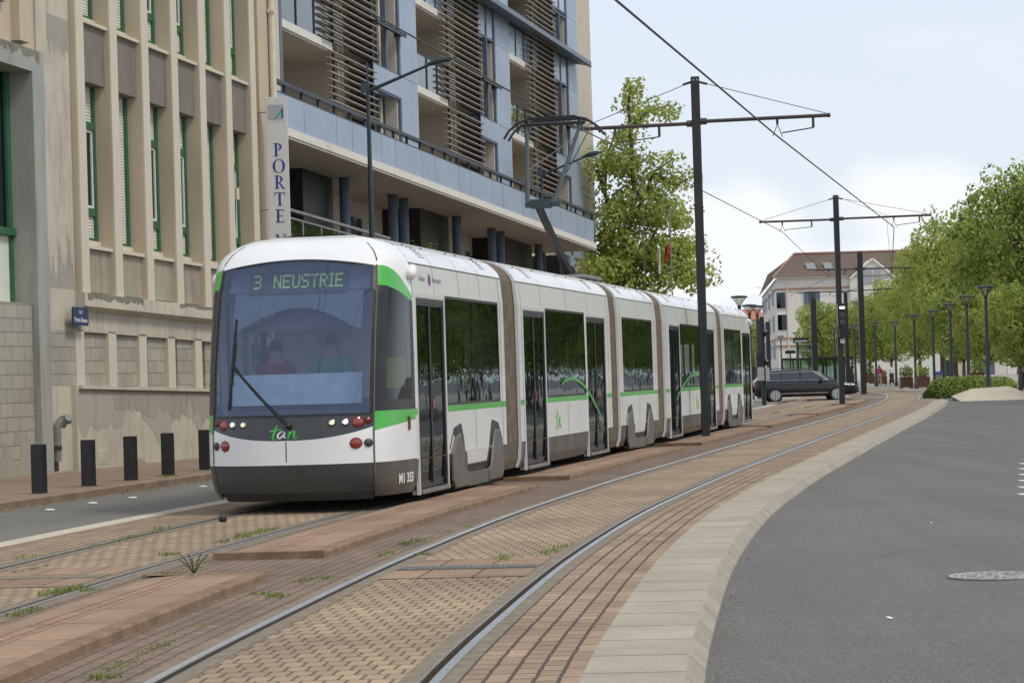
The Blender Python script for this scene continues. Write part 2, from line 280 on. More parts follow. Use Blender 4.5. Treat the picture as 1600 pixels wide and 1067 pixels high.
# ------------------------------------------------------------------ mesh builder
BASE = {}
class MB:
    def __init__(s): s.v = []; s.f = []; s.m = []; s.uv = {}
    def add(s, vs, fs, m=0, uv=None):
        o = len(s.v); s.v.extend([tuple(q) for q in vs])
        for i, f in enumerate(fs):
            s.f.append(tuple(x+o for x in f)); s.m.append(m)
            if uv: s.uv[len(s.f)-1] = [uv[x] for x in f]
    def box(s, x0, x1, y0, y1, z0, z1, fn=None, m=0):
        vs = [(x, y, z) for x in (x0, x1) for y in (y0, y1) for z in (z0, z1)]
        if fn: vs = [fn(*q) for q in vs]
        s.add(vs, [(0, 1, 3, 2), (4, 6, 7, 5), (0, 4, 5, 1), (2, 3, 7, 6), (0, 2, 6, 4), (1, 5, 7, 3)], m)
    def prism(s, poly, c0, c1, fn, m=0):
        n = len(poly); vs = [fn(a, b, c0) for a, b in poly]+[fn(a, b, c1) for a, b in poly]
        s.add(vs, [tuple(range(n-1, -1, -1)), tuple(range(n, 2*n))]+[(i, (i+1) % n, (i+1) % n+n, i+n) for i in range(n)], m)
    def tube(s, pts, r, seg=8, m=0, cap=True):
        pts = [Vector(p) for p in pts]; rs = r if isinstance(r, (list, tuple)) else [r]*len(pts)
        up = Vector((0, 0, 1)); vs = []; pr = None
        for i, p in enumerate(pts):
            d = (pts[min(i+1, len(pts)-1)]-pts[max(i-1, 0)]).normalized()
            a = (d.cross(up) if abs(d.z) < .9 else d.cross(Vector((0, 1, 0)))).normalized() if pr is None else (pr-d*pr.dot(d)).normalized()
            pr = a; b = d.cross(a)
            for k in range(seg):
                t = 2*pi*k/seg; vs.append(p+(a*cos(t)+b*sin(t))*rs[i])
        fs = [(i*seg+k, i*seg+(k+1) % seg, (i+1)*seg+(k+1) % seg, (i+1)*seg+k) for i in range(len(pts)-1) for k in range(seg)]
        if cap: fs += [tuple(range(seg-1, -1, -1)), tuple((len(pts)-1)*seg+k for k in range(seg))]
        s.add(vs, fs, m)
    def lathe(s, prof, c, seg=16, m=0, axis='z', cap=True):
        vs = []; c = Vector(c)
        for r, h in prof:
            for k in range(seg):
                t = 2*pi*k/seg
                o = (r*cos(t), r*sin(t), h) if axis == 'z' else ((r*cos(t), h, r*sin(t)) if axis == 'y' else (h, r*cos(t), r*sin(t)))
                vs.append(c+Vector(o))
        n = len(prof); fs = [(i*seg+k, i*seg+(k+1) % seg, (i+1)*seg+(k+1) % seg, (i+1)*seg+k) for i in range(n-1) for k in range(seg)]
        if cap: fs += [tuple(range(seg-1, -1, -1)), tuple((n-1)*seg+k for k in range(seg))]
        s.add(vs, fs, m)
    def grid(s, nu, nv, fn, m=0, uvf=None):
        vs = [fn(i/nu, j/nv) for j in range(nv+1) for i in range(nu+1)]
        uv = [uvf(i/nu, j/nv) for j in range(nv+1) for i in range(nu+1)] if uvf else None
        s.add(vs, [(j*(nu+1)+i, j*(nu+1)+i+1, (j+1)*(nu+1)+i+1, (j+1)*(nu+1)+i) for j in range(nv) for i in range(nu)], m, uv)
    def ball(s, c, r, seg=12, rings=8, m=0, fn=None):
        rx, ry, rz = r if isinstance(r, (tuple, list)) else (r, r, r); vs = []
        for j in range(1, rings):
            ph = pi*j/rings
            for k in range(seg):
                t = 2*pi*k/seg; vs.append((c[0]+rx*sin(ph)*cos(t), c[1]+ry*sin(ph)*sin(t), c[2]+rz*cos(ph)))
        n = len(vs); vs += [(c[0], c[1], c[2]+rz), (c[0], c[1], c[2]-rz)]
        fs = [(j*seg+k, (j+1)*seg+k, (j+1)*seg+(k+1) % seg, j*seg+(k+1) % seg) for j in range(rings-2) for k in range(seg)]
        fs += [(n, k, (k+1) % seg) for k in range(seg)]+[(n+1, (rings-2)*seg+(k+1) % seg, (rings-2)*seg+k) for k in range(seg)]
        if fn: vs = [fn(*q) for q in vs]
        s.add(vs, fs, m)
    def build(s, name, mats, parent=None, smooth=False, bevel=0, loc=None, tag=None):
        if not s.v: return None
        if not isinstance(mats, (list, tuple)): mats = [mats]
        b = Vector(BASE.get(parent.name, (0, 0, 0))) if parent else Vector(loc or (0, 0, 0))
        me = bpy.data.meshes.new(name); me.from_pydata([tuple(Vector(q)-b) for q in s.v], [], s.f)
        for m in mats: me.materials.append(m)
        me.polygons.foreach_set('material_index', s.m)
        if smooth: me.polygons.foreach_set('use_smooth', [True]*len(s.f))
        if s.uv:
            ul = me.uv_layers.new(name='UVMap')
            for pi_, q in s.uv.items():
                for li, c in zip(me.polygons[pi_].loop_indices, q): ul.data[li].uv = c
        me.update(); ob = bpy.data.objects.new(name, me); COL.objects.link(ob)
        if parent: ob.parent = parent; BASE[ob.name] = tuple(b)
        else: ob.location = b; BASE[ob.name] = tuple(b)
        if bevel:
            md = ob.modifiers.new('bevel', 'BEVEL'); md.width = bevel; md.segments = 2; md.limit_method = 'ANGLE'
        if tag: settag(ob, *tag)
        return ob
def settag(o, label=None, cat=None, group=None, kind=None):
    if label: o['label'] = label
    if cat: o['category'] = cat
    if group: o['group'] = group
    if kind: o['kind'] = kind
    return o
def thing(name, label, cat, loc=(0, 0, 0), group=None):
    o = bpy.data.objects.new(name, None); COL.objects.link(o); o.empty_display_size = .2
    o.location = loc; BASE[o.name] = tuple(loc); return settag(o, label, cat, group)
def kids(o): return [c for c in list(bpy.data.objects) if c.parent == o]
def dup(root, loc, rotz=0, label=None, scale=None):
    def rec(o, par):
        c = o.copy(); COL.objects.link(c)
        if par: c.parent = par
        for k in CH.get(o.name, []) or kids(o): rec(k, c)
        return c
    r = rec(root, None); r.location = loc; r.rotation_euler = (0, 0, rotz)
    if scale: r.scale = (scale,)*3 if not isinstance(scale, tuple) else scale
    if label: r['label'] = label
    return r
CH = {}
def struct(mb, name, mats, **k):
    o = mb.build(name, mats, **k); o['kind'] = 'structure'; return o
def text_mesh(body, size, depth=.004, align='CENTER', shear=0, bold=0):
    cu = bpy.data.curves.new('t', 'FONT'); cu.body = body; cu.size = size; cu.extrude = depth; cu.align_x = align; cu.shear = shear; cu.offset = bold
    ob = bpy.data.objects.new('t', cu); COL.objects.link(ob); bpy.context.view_layer.update()
    me = bpy.data.meshes.new_from_object(ob.evaluated_get(bpy.context.evaluated_depsgraph_get()))
    v = [tuple(q.co) for q in me.vertices]; f = [tuple(p.vertices) for p in me.polygons]
    bpy.data.objects.remove(ob); bpy.data.meshes.remove(me); return v, f
def text(mb, body, size, fn, m=0, **k):
    v, f = text_mesh(body, size, **k); mb.add([fn(*q) for q in v], f, m)

# ------------------------------------------------------------------ track centre line (right-hand track), offsets to the right are positive
YC = [(-40,-1.9),(0,-1.75),(8,-1.5),(13,-1.18),(17,-.80),(21.9,-.25),(28.2,.63),(33.5,1.53),(39.1,2.55),(43.3,3.37),(50.8,4.83),(63.4,7.3),(79,10.4),(102,14.8),(118,17.6),(135,20.1),(148,21.5),(167,22.9),(185,23.5),(205,23.0),(230,20.5),(260,14)]
def dense(n=12):
    Q = [Vector((x, y)) for y, x in YC]; o = []
    for i in range(len(Q)-1):
        p0 = Q[max(i-1, 0)]; p1 = Q[i]; p2 = Q[i+1]; p3 = Q[min(i+2, len(Q)-1)]; dy = p2.y-p1.y
        m1 = (p2-p0)/max(1e-6, p2.y-p0.y)*dy; m2 = (p3-p1)/max(1e-6, p3.y-p1.y)*dy
        for k in range(n):
            t = k/n; o.append((2*t**3-3*t*t+1)*p1+(t**3-2*t*t+t)*m1+(-2*t**3+3*t*t)*p2+(t**3-t*t)*m2)
    o.append(Q[-1]); return o
CL = dense(); CN = []
for i in range(len(CL)):
    d = (CL[min(i+1, len(CL)-1)]-CL[max(i-1, 0)]).normalized(); CN.append(Vector((d.y, -d.x)))
def cum(pts):
    a = [0]
    for i in range(1, len(pts)): a.append(a[-1]+(pts[i]-pts[i-1]).length)
    return a
CA = cum(CL)
SIDE = cum([CL[i]+CN[i]*-2.3 for i in range(len(CL))])      # arc length along the tram's right side
def interp(arr, s):
    lo = 0; hi = len(arr)-1
    if s <= arr[0]: return 0, 0.0
    if s >= arr[-1]: return hi-1, 1.0
    while hi-lo > 1:
        m = (lo+hi)//2
        if arr[m] <= s: lo = m
        else: hi = m
    return lo, (s-arr[lo])/(arr[hi]-arr[lo])
def tr(s, o, z=0.0, arr=None):
    i, t = interp(arr or CA, s); p = CL[i].lerp(CL[i+1], t); n = CN[i].lerp(CN[i+1], t).normalized(); q = p+n*o
    return Vector((q.x, q.y, z))
def sY(Y, o=0):
    lo, hi = CA[0], CA[-1]
    for _ in range(40):
        m = (lo+hi)/2
        if tr(m, o).y < Y: lo = m
        else: hi = m
    return lo
def strip(mb, s0, s1, prof, m=0, step=1.0, flip=False):
    """prof: list of (offset, z); swept along the track"""
    n = max(1, int((s1-s0)/step))
    for (o0, z0), (o1, z1) in zip(prof[:-1], prof[1:]):
        w_ = sqrt((o1-o0)**2+(z1-z0)**2)
        if flip: uvf = lambda a, b: (o0+(o1-o0)*a+20, s0+(s1-s0)*b)
        else: uvf = lambda a, b: (s0+(s1-s0)*b, 20+o0+w_*a)
        mb.grid(1, n, lambda a, b: tr(s0+(s1-s0)*b, o0+(o1-o0)*a, z0+(z1-z0)*a), m, uvf)
SA, SB = sY(-20), CA[-1]-1
# ------------------------------------------------------------------ ground
g = MB(); g.add([(-900, -60, -.09), (900, -60, -.09), (900, 1500, -.09), (-900, 1500, -.09)], [(0, 1, 2, 3)])
struct(g, 'ground', M_ROAD)
b = MB()
strip(b, SA, SB, [(-.655, 0), (.655, 0)], 0, flip=True); strip(b, SA, SB, [(-4.155, 0), (-2.845, 0)], 0, flip=True)
struct(b, 'track_bed', M_BED)
b = MB(); strip(b, SA, SB, [(-2.64, 0), (-.86, 0)]); struct(b, 'red_paving', M_REDB)
b = MB(); strip(b, SA, SB, [(.86, 0), (1.47, 0)]); strip(b, SA, SB, [(-5.22, 0), (-4.36, 0)]); struct(b, 'brick_paving', M_BAND)
b = MB()
for c in (0, -3.5):
    for sg in (-1, 1):
        strip(b, SA, SB, [(c+sg*.86, 0), (c+sg*.7725, 0)] if sg < 0 else [(c+.7725, 0), (c+.86, 0)])
        q = sorted([c+sg*.655, c+sg*.56]); strip(b, SA, SB, [(q[0], .003), (q[1], .003)])
struct(b, 'rail_grout', M_GROUT)
b = MB(); strip(b, SA, sY(112), [(1.47, 0), (1.99, 0)]); struct(b, 'slab_paving', M_SLAB)
b = MB(); strip(b, SA, sY(112), [(1.99, 0), (2.005, -.004), (2.075, -.075), (2.08, -.095)]); struct(b, 'kerb', M_KERB)
b = MB(); strip(b, SA, sY(112), [(-5.50, 0), (-5.22, 0)]); struct(b, 'pale_kerb_strip', M_PALE)
b = MB(); strip(b, SA, sY(130), [(-8.0, -.006), (-5.50, -.006)]); struct(b, 'road', M_ROAD2)
b = MB(); strip(b, SA, sY(105), [(-8.17, .1), (-8.02, .1), (-8.0, .085), (-8.0, -.02)]); struct(b, 'pavement_kerb', M_KERBR)
b = MB(); strip(b, SA, sY(105), [(-19, .1), (-8.17, .1)]); struct(b, 'pavement', M_PAVE)
# rails (each a thing of the track)
def rail(c, sg, label, mat):
    r = MB(); h0, h1, h2, h3 = .7725, .7175, .672, .655
    pr = [(h0, -.01), (h0, .005), (h0-.008, .009), (h1+.008, .009), (h1, .004), (h1-.002, -.035), (h2+.002, -.035), (h2, .003), (h3, .004), (h3, -.01)]
    mats = [1, 1, 0, 1, 2, 2, 2, 1, 1]
    for k in range(len(pr)-1):
        a, bq = pr[k], pr[k+1]; q = [(c+sg*a[0], a[1]), (c+sg*bq[0], bq[1])]
        if sg > 0: q = q[::-1]
        strip(r, SA, SB, q, mats[k], step=.8)
    r.build('rail', [mat, M_STEEL2, M_GROOVE], tag=(label, 'rail'))
rail(0, -1, 'shiny left rail of the empty right-hand tram track', M_STEEL)
rail(0, 1, 'right rail of the empty track, next to the long brick courses', plain('rail_steel_blue', (.52, .53, .55), .4, 1, .15, 14))
rail(-3.5, -1, "left rail under the tram, beside the small asphalt lane", M_STEEL2)
rail(-3.5, 1, "right rail under the tram, beside the raised islands", M_STEEL2)
# raised islands between the tracks
ISL = [(-6, 20.1), (22.4, 35.0), (37.6, 50.6), (53.3, 66.5), (67.8, 82.2), (83.5, 101), (104, 116)]
names = ['nearest', 'second', 'third', 'fourth', 'fifth', 'sixth', 'farthest']
for k, (y0, y1) in enumerate(ISL):
    s0, s1 = sY(y0, -1.5), sY(y1, -1.5); T = thing('paved_island', ['raised brick island nearest the camera, cut by the left edge', 'raised brick island right beside the tram front', 'raised brick island beside the tram middle', 'raised island carrying the tall black mast beside the tram', 'raised island just past the near mast', 'raised island carrying the mast with the tram signal', 'farthest raised island between the tracks, by the car'][k], 'traffic island', tr((s0+s1)/2, -1.95), 'raised islands between the two tracks')
    zt = .062; a, c_, d_, e = -2.45, -2.13, -1.95, -1.47
    q = MB(); strip(q, s0, s1, [(a, .004), (a+.05, zt-.02), (c_, zt)], 0); strip(q, s0, s1, [(d_, zt), (e-.13, zt)], 0)
    q.build('slab_surface', M_ISL, T)
    q = MB(); strip(q, s0, s1, [(c_, zt), (d_, zt)], 0); q.build('brick_course', M_ISLB, T)
    q = MB(); strip(q, s0, s1, [(e-.13, zt+.002), (e-.015, zt+.002), (e, zt-.012), (e, -.02)], 0)
    for sE in (s0, s1):
        sg = -1 if sE == s0 else 1
        for (o0, o1, za, zb) in ((a, e, .0, zt+.001),):
            q.grid(6, 1, lambda u, v: tr(sE+sg*.0, o0+(o1-o0)*u, (za-.02)+(zb-za+.02)*v), 0)
            q.grid(6, 1, lambda u, v: tr(sE-sg*.14*v, o0+.05+(o1-o0-.06)*u, zt+.0015), 0)
    q.build('kerb_edge', M_ISLK, T)
# cross bands with drainage grates
def crossband(Y, c, label, grate=True, wdt=2.0):
    s = sY(Y, c); q = MB(); T = thing('drain_channel', label, 'drain', tr(s, c, 0), 'drains across the track beds')
    strip(q, s-wdt/2, s+wdt/2, [(c-.56, .005), (c+.56, .005)], 0, step=.3); q.build('stone_band', M_ISL, T)
    if grate:
        q = MB(); n = 26
        strip(q, s-.19, s+.19, [(c-.55, .007), (c+.55, .007)], 1, step=.2)
        for i in range(n):
            o = c-.54+1.08*i/(n-1); q.box(o-.010, o+.010, s-.17, s+.17, .0072, .015, lambda x, y, z: tr(y, x+(y-s)*.08, z), 0)
        q.build('grate', [M_STEEL2, M_GROOVE], T)
    else:
        q = MB(); strip(q, s-.17, s+.17, [(c-.55, .008), (c+.55, .008)], 0, step=.2); q.build('cover_strip', M_GROUT, T)
crossband(G(735, 887).y, 0, 'slotted grate across the empty right-hand track')
crossband(G(70, 902).y, -3.5, 'grey cover strip across the track in front of the tram', False, 2.0)
# far plaza, crossing
b = MB(); b.box(-30, 90, 134, 420, -.3, -.012); struct(b, 'plaza', M_PLAZA)
b = MB(); strip(b, sY(97), sY(134), [(-34, -.03), (-5.45, -.03)]); b.box(17.6, 26, 115.6, 133.9, -.3, -.02); struct(b, 'crossing', M_PLAZA)
b = MB(); b.box(14, 24.4, 124.5, 125.3, -.3, .05); b.box(24.4, 31, 124.6, 125.2, -.3, .03); struct(b, 'crossing_kerb', M_PALE)
b = MB(); b.grid(30, 1, lambda u, v: Vector((17.3+3.2*u, 106+17*u+0.55*v*(1-u*.2), -.02)), 0); struct(b, 'pale_paving_wedge', M_PALE)

# manhole, road studs, litter, leaves
T = thing('manhole_cover', 'worn round manhole cover with bright pattern in the asphalt at right', 'manhole', G(1556, 900, -.085))
c = G(1556, 900, -.085); q = MB(); q.lathe([(.36, -.005), (.36, .006)], c, 36); q.build('lid', M_GROUT, T)
q = MB()
for k in range(30):
    a = 2*pi*k/30; q.box(-.03, .03, -.012, .012, .006, .011, lambda x, y, z, a=a: c+Vector(((.33+y)*cos(a)-x*sin(a), (.33+y)*sin(a)+x*cos(a), z)))
random.seed(3)
for k in range(110):
    r = .29*sqrt(random.random()); a = random.random()*2*pi; b_ = random.random()*pi; w_ = .012+.022*random.random()
    q.box(-w_, w_, -.008, .008, .006, .0105, lambda x, y, z: c+Vector((r*cos(a)+x*cos(b_)-y*sin(b_), r*sin(a)+x*sin(b_)+y*cos(b_), z)))
q.build('raised_pattern', plain('worn_metal', (.55, .55, .57), .35, .4, .3, 9), T)
for k, (u, v) in enumerate([(78, 797), (145, 786.5), (207, 778), (317, 760.5)]):
    p = G(u, v, 0); q = MB(); q.lathe([(.065, 0), (.065, .012), (.04, .02)], p, 14)
    q.build('road_stud', M_WHITEF, loc=p, tag=(['white road stud on the left lane, nearest the photo edge', 'white road stud on the left lane, second from the left', 'white road stud on the left lane, third from the left', 'white road stud on the left lane, closest to the tram'][k], 'road stud', 'white studs on the left lane'))
for k in range(6):      # white dashes at the far right of the road
    v = 724+k*7.8+(k*k)*.35; p = G(1598, v, -.085); q = MB(); q.box(p.x-.05, p.x+.45, p.y-.12, p.y+.12, -.089, -.081)
    q.build('zebra_bar', M_WHITEF, loc=p, tag=('short white painted bar at the right edge of the asphalt', 'road marking', 'white bars at the right edge of the road'))
q = MB()
random.seed(11)
def leafcard(q, p, sz, m=0):
    a = random.random()*6.28; n = Vector((random.uniform(-.4, .4), random.uniform(-.4, .4), 1)).normalized(); t = Vector((cos(a), sin(a), 0)); t = (t-n*t.dot(n)).normalized(); b_ = n.cross(t)
    q.add([p-t*sz, p-b_*sz*.5, p+t*sz, p+b_*sz*.5], [(0, 1, 2, 3)], m)
for k in range(420):
    s = sY(28)+random.random()*34; o = -7.97+abs(random.gauss(0, .10)); leafcard(q, tr(s, o, .012), .02+.02*random.random(), random.choice((0, 0, 1)))
for k in range(60):
    s = sY(37)+random.gauss(0, .8); leafcard(q, tr(s, -7.8+random.gauss(0, .1), .014), .03, 0)
for k in range(60):
    s = sY(30)+random.random()*30; leafcard(q, tr(s, -8.3-random.random()*.9, .112), .03, random.choice((0, 1, 2)))
for k in range(260):
    s = sY(12)+random.random()*50; leafcard(q, tr(s, 2.13+abs(random.gauss(0, .035)), -.08), .009+.009*random.random(), random.choice((0, 1)))
for (u, v) in [(1087, 1037), (1356, 712), (1390, 964), (1455, 816), (1122, 930)]:
    leafcard(q, G(u, v, -.08), .03, 2)
o = q.build('fallen_leaves', [M_DRY, M_TERRA, M_WHITEF]); settag(o, 'dry leaves and bits of litter along the kerbs', 'leaves', None, 'stuff')
# weeds in the joints
q = MB(); random.seed(5)
def tuft(p, n, h, sp):
    for k in range(n):
        a = random.random()*6.28; r = sp*sqrt(random.random()); b0 = p+Vector((r*cos(a), r*sin(a), 0)); a2 = random.random()*6.28; hh = h*random.uniform(.4, 1)
        d = Vector((cos(a2), sin(a2), 0)); t = Vector((-d.y, d.x, 0))*.004; m_ = b0+d*hh*.25+Vector((0, 0, hh*.7)); e = b0+d*hh*.7+Vector((0, 0, hh))
        q.add([b0-t, b0+t, m_+t*1.2, m_-t*1.2, e], [(0, 1, 2, 3), (3, 2, 4)], 0)
for (u0, v0, u1, v1, n, h) in [(20, 873, 100, 862, 10, .03), (85, 869, 160, 850, 14, .035), (180, 846, 250, 830, 14, .05), (245, 829, 258, 825, 5, .09), (255, 869, 275, 865, 6, .05), (330, 852, 395, 833, 16, .06), (375, 841, 430, 826, 18, .07),
        (60, 934, 130, 919, 22, .08), (10, 966, 60, 950, 12, .05), (135, 924, 145, 921, 5, .05), (15, 896, 70, 886, 8, .04), (400, 929, 410, 927, 4, .05), (425, 933, 440, 931, 6, .06), (465, 909, 508, 902, 9, .04), (585, 870, 612, 862, 10, .05), (625, 853, 655, 845, 12, .06), (650, 867, 668, 866, 6, .05),
        (145, 1062, 165, 1058, 8, .05), (165, 1050, 320, 975, 30, .022), (780, 876, 795, 868, 8, .05), (850, 866, 890, 850, 14, .05), (720, 828, 800, 808, 8, .03), (630, 855, 760, 805, 14, .02), (258, 899, 275, 897, 6, .05), (880, 781, 884, 779, 2, .04),
        (960, 700, 1180, 650, 0, .05), (1245, 640, 1290, 632, 16, .12), (1310, 646, 1330, 640, 8, .15), (1200, 648, 1240, 640, 12, .1), (240, 709, 300, 743, 0, .1), (242, 745, 272, 745, 9, .07)]:
    for k in range(n):
        t = random.random(); p = G(u0+(u1-u0)*t+random.gauss(0, 1.5), v0+(v1-v0)*t+random.gauss(0, .6), .1 if v0 == 745 else .0)
        (tuft(p, 9, h*.65, .05+.05*random.random()) if random.random() < .75 else None)
o = q.build('grass', M_GRASS); settag(o, 'small grass tufts growing in the paving joints', 'grass', None, 'stuff')
def plant(p, h, label, name='weed_plant', n=60, wd=.12, mat='b'):
    q = MB()
    for k in range(7):
        a = k*.9; tip = p+Vector((wd*cos(a), wd*sin(a), h*random.uniform(.6, 1))); q.tube([p, (p+tip)/2+Vector((0, 0, h*.1)), tip], .004, 4, 0)
        for j in range(n//7):
            t = random.uniform(.2, 1); c_ = p.lerp(tip, t); leafcard(q, c_+Vector((random.gauss(0, .02), random.gauss(0, .02), random.gauss(0, .02))), h*.09, 1)
    q.build(name, [LF['c'], LF[mat]], loc=p, tag=(label, 'plant'))
plant(G(303, 896), .17, 'tallest weed standing up between the two nearest islands', mat='c')
q = MB(); p = G(348, 815); q.ball(p+Vector((0, 0, .035)), (.05, .035, .045), 8, 6); q.build('stone', M_BLACK, loc=p, tag=('small dark lump lying between the rails in front of the tram', 'stone'))

# ------------------------------------------------------------------ TRAM
MODS = [(71.5, 77.6), (78.8, 87.6), (88.6, 93.7), (94.9, 104.5), (105.7, 112.1)]
PROF = [(.17, 1.13), (.30, 1.18), (.55, 1.20), (1.09, 1.20), (1.17, 1.20), (1.8, 1.20), (2.57, 1.195), (2.92, 1.165), (3.00, 1.13), (3.07, 1.07), (3.14, .985), (3.20, .87), (3.25, .72), (3.28, .50)]
def plat(z):
    for (z0, l0), (z1, l1) in zip(PROF[:-1], PROF[1:]):
        if z <= z1: return l0+(l1-l0)*max(0, (z-z0))/(z1-z0)
    return PROF[-1][1]
class Mod:
    def __init__(s, a, b):
        s.a, s.b = a, b; s.A = tr(a, -3.5, 0, SIDE); B = tr(b, -3.5, 0, SIDE); s.d = (B-s.A)/(b-a); dd = s.d.normalized(); s.n = Vector((dd.y, -dd.x, 0))
    def __call__(s, x, lat, z): q = s.A+s.d*(x-s.a)+s.n*lat; q.z = z; return q
    def hit(s, u, v, lat=1.2):
        r = ray(u, v); q = s.A+s.n*lat; t = s.n.dot(q)/s.n.dot(Vector((r.x, r.y, 0))); X = r*t
        return s.a+(Vector((X.x, X.y, 0))-q).dot(s.d)/s.d.length_squared, X.z+H
MF = [Mod(*m) for m in MODS]
TRAM = thing('tram', 'white five-section tram with green trim and a grey skirt, showing NEUSTRIE over its windscreen', 'tram', MF[0](75, 0, 0))
SECT = ['front', 'second', 'middle', 'fourth', 'rear']
def band(mb, m, s0, s1, z0, z1, sg, off=0, mat=0):
    zs = sorted({z0, z1}|{z for z, _ in PROF if z0 < z < z1})
    for za, zb in zip(zs[:-1], zs[1:]):
        vs = [m(s0, sg*(plat(za)+off), za), m(s1, sg*(plat(za)+off), za), m(s1, sg*(plat(zb)+off), zb), m(s0, sg*(plat(zb)+off), zb)]
        mb.add(vs, [(0, 1, 2, 3) if sg > 0 else (3, 2, 1, 0)], mat)
def rim(mb, m, s0, s1, z0, z1, sg, w_, off, depth, mat=0):
    """rectangular frame following the side"""
    for (a, b_, c, d) in ((s0, s0+w_, z0, z1), (s1-w_, s1, z0, z1), (s0+w_, s1-w_, z0, z0+w_), (s0+w_, s1-w_, z1-w_, z1)):
        l1 = plat(min(d, 2.5))
        mb.box(a, b_, l1-depth, l1+off, c, d, lambda x, y, z: m(x, sg*y, z), mat)
OPEN = [dict(w=[(73.42, 77.18)], d=[(71.66, 73.34)]), dict(w=[(81.02, 84.78)], d=[(79.15, 80.93), (84.92, 86.95)]), dict(w=[(89.05, 93.05)], d=[]),
        dict(w=[(97.42, 101.65)], d=[(95.6, 97.3), (101.85, 103.75)]), dict(w=[(105.95, 109.75)], d=[(109.95, 111.95)])]
BOG = {0: (73.55, 3.6), 2: (89.28, 3.5), 4: (106.15, 3.25)}
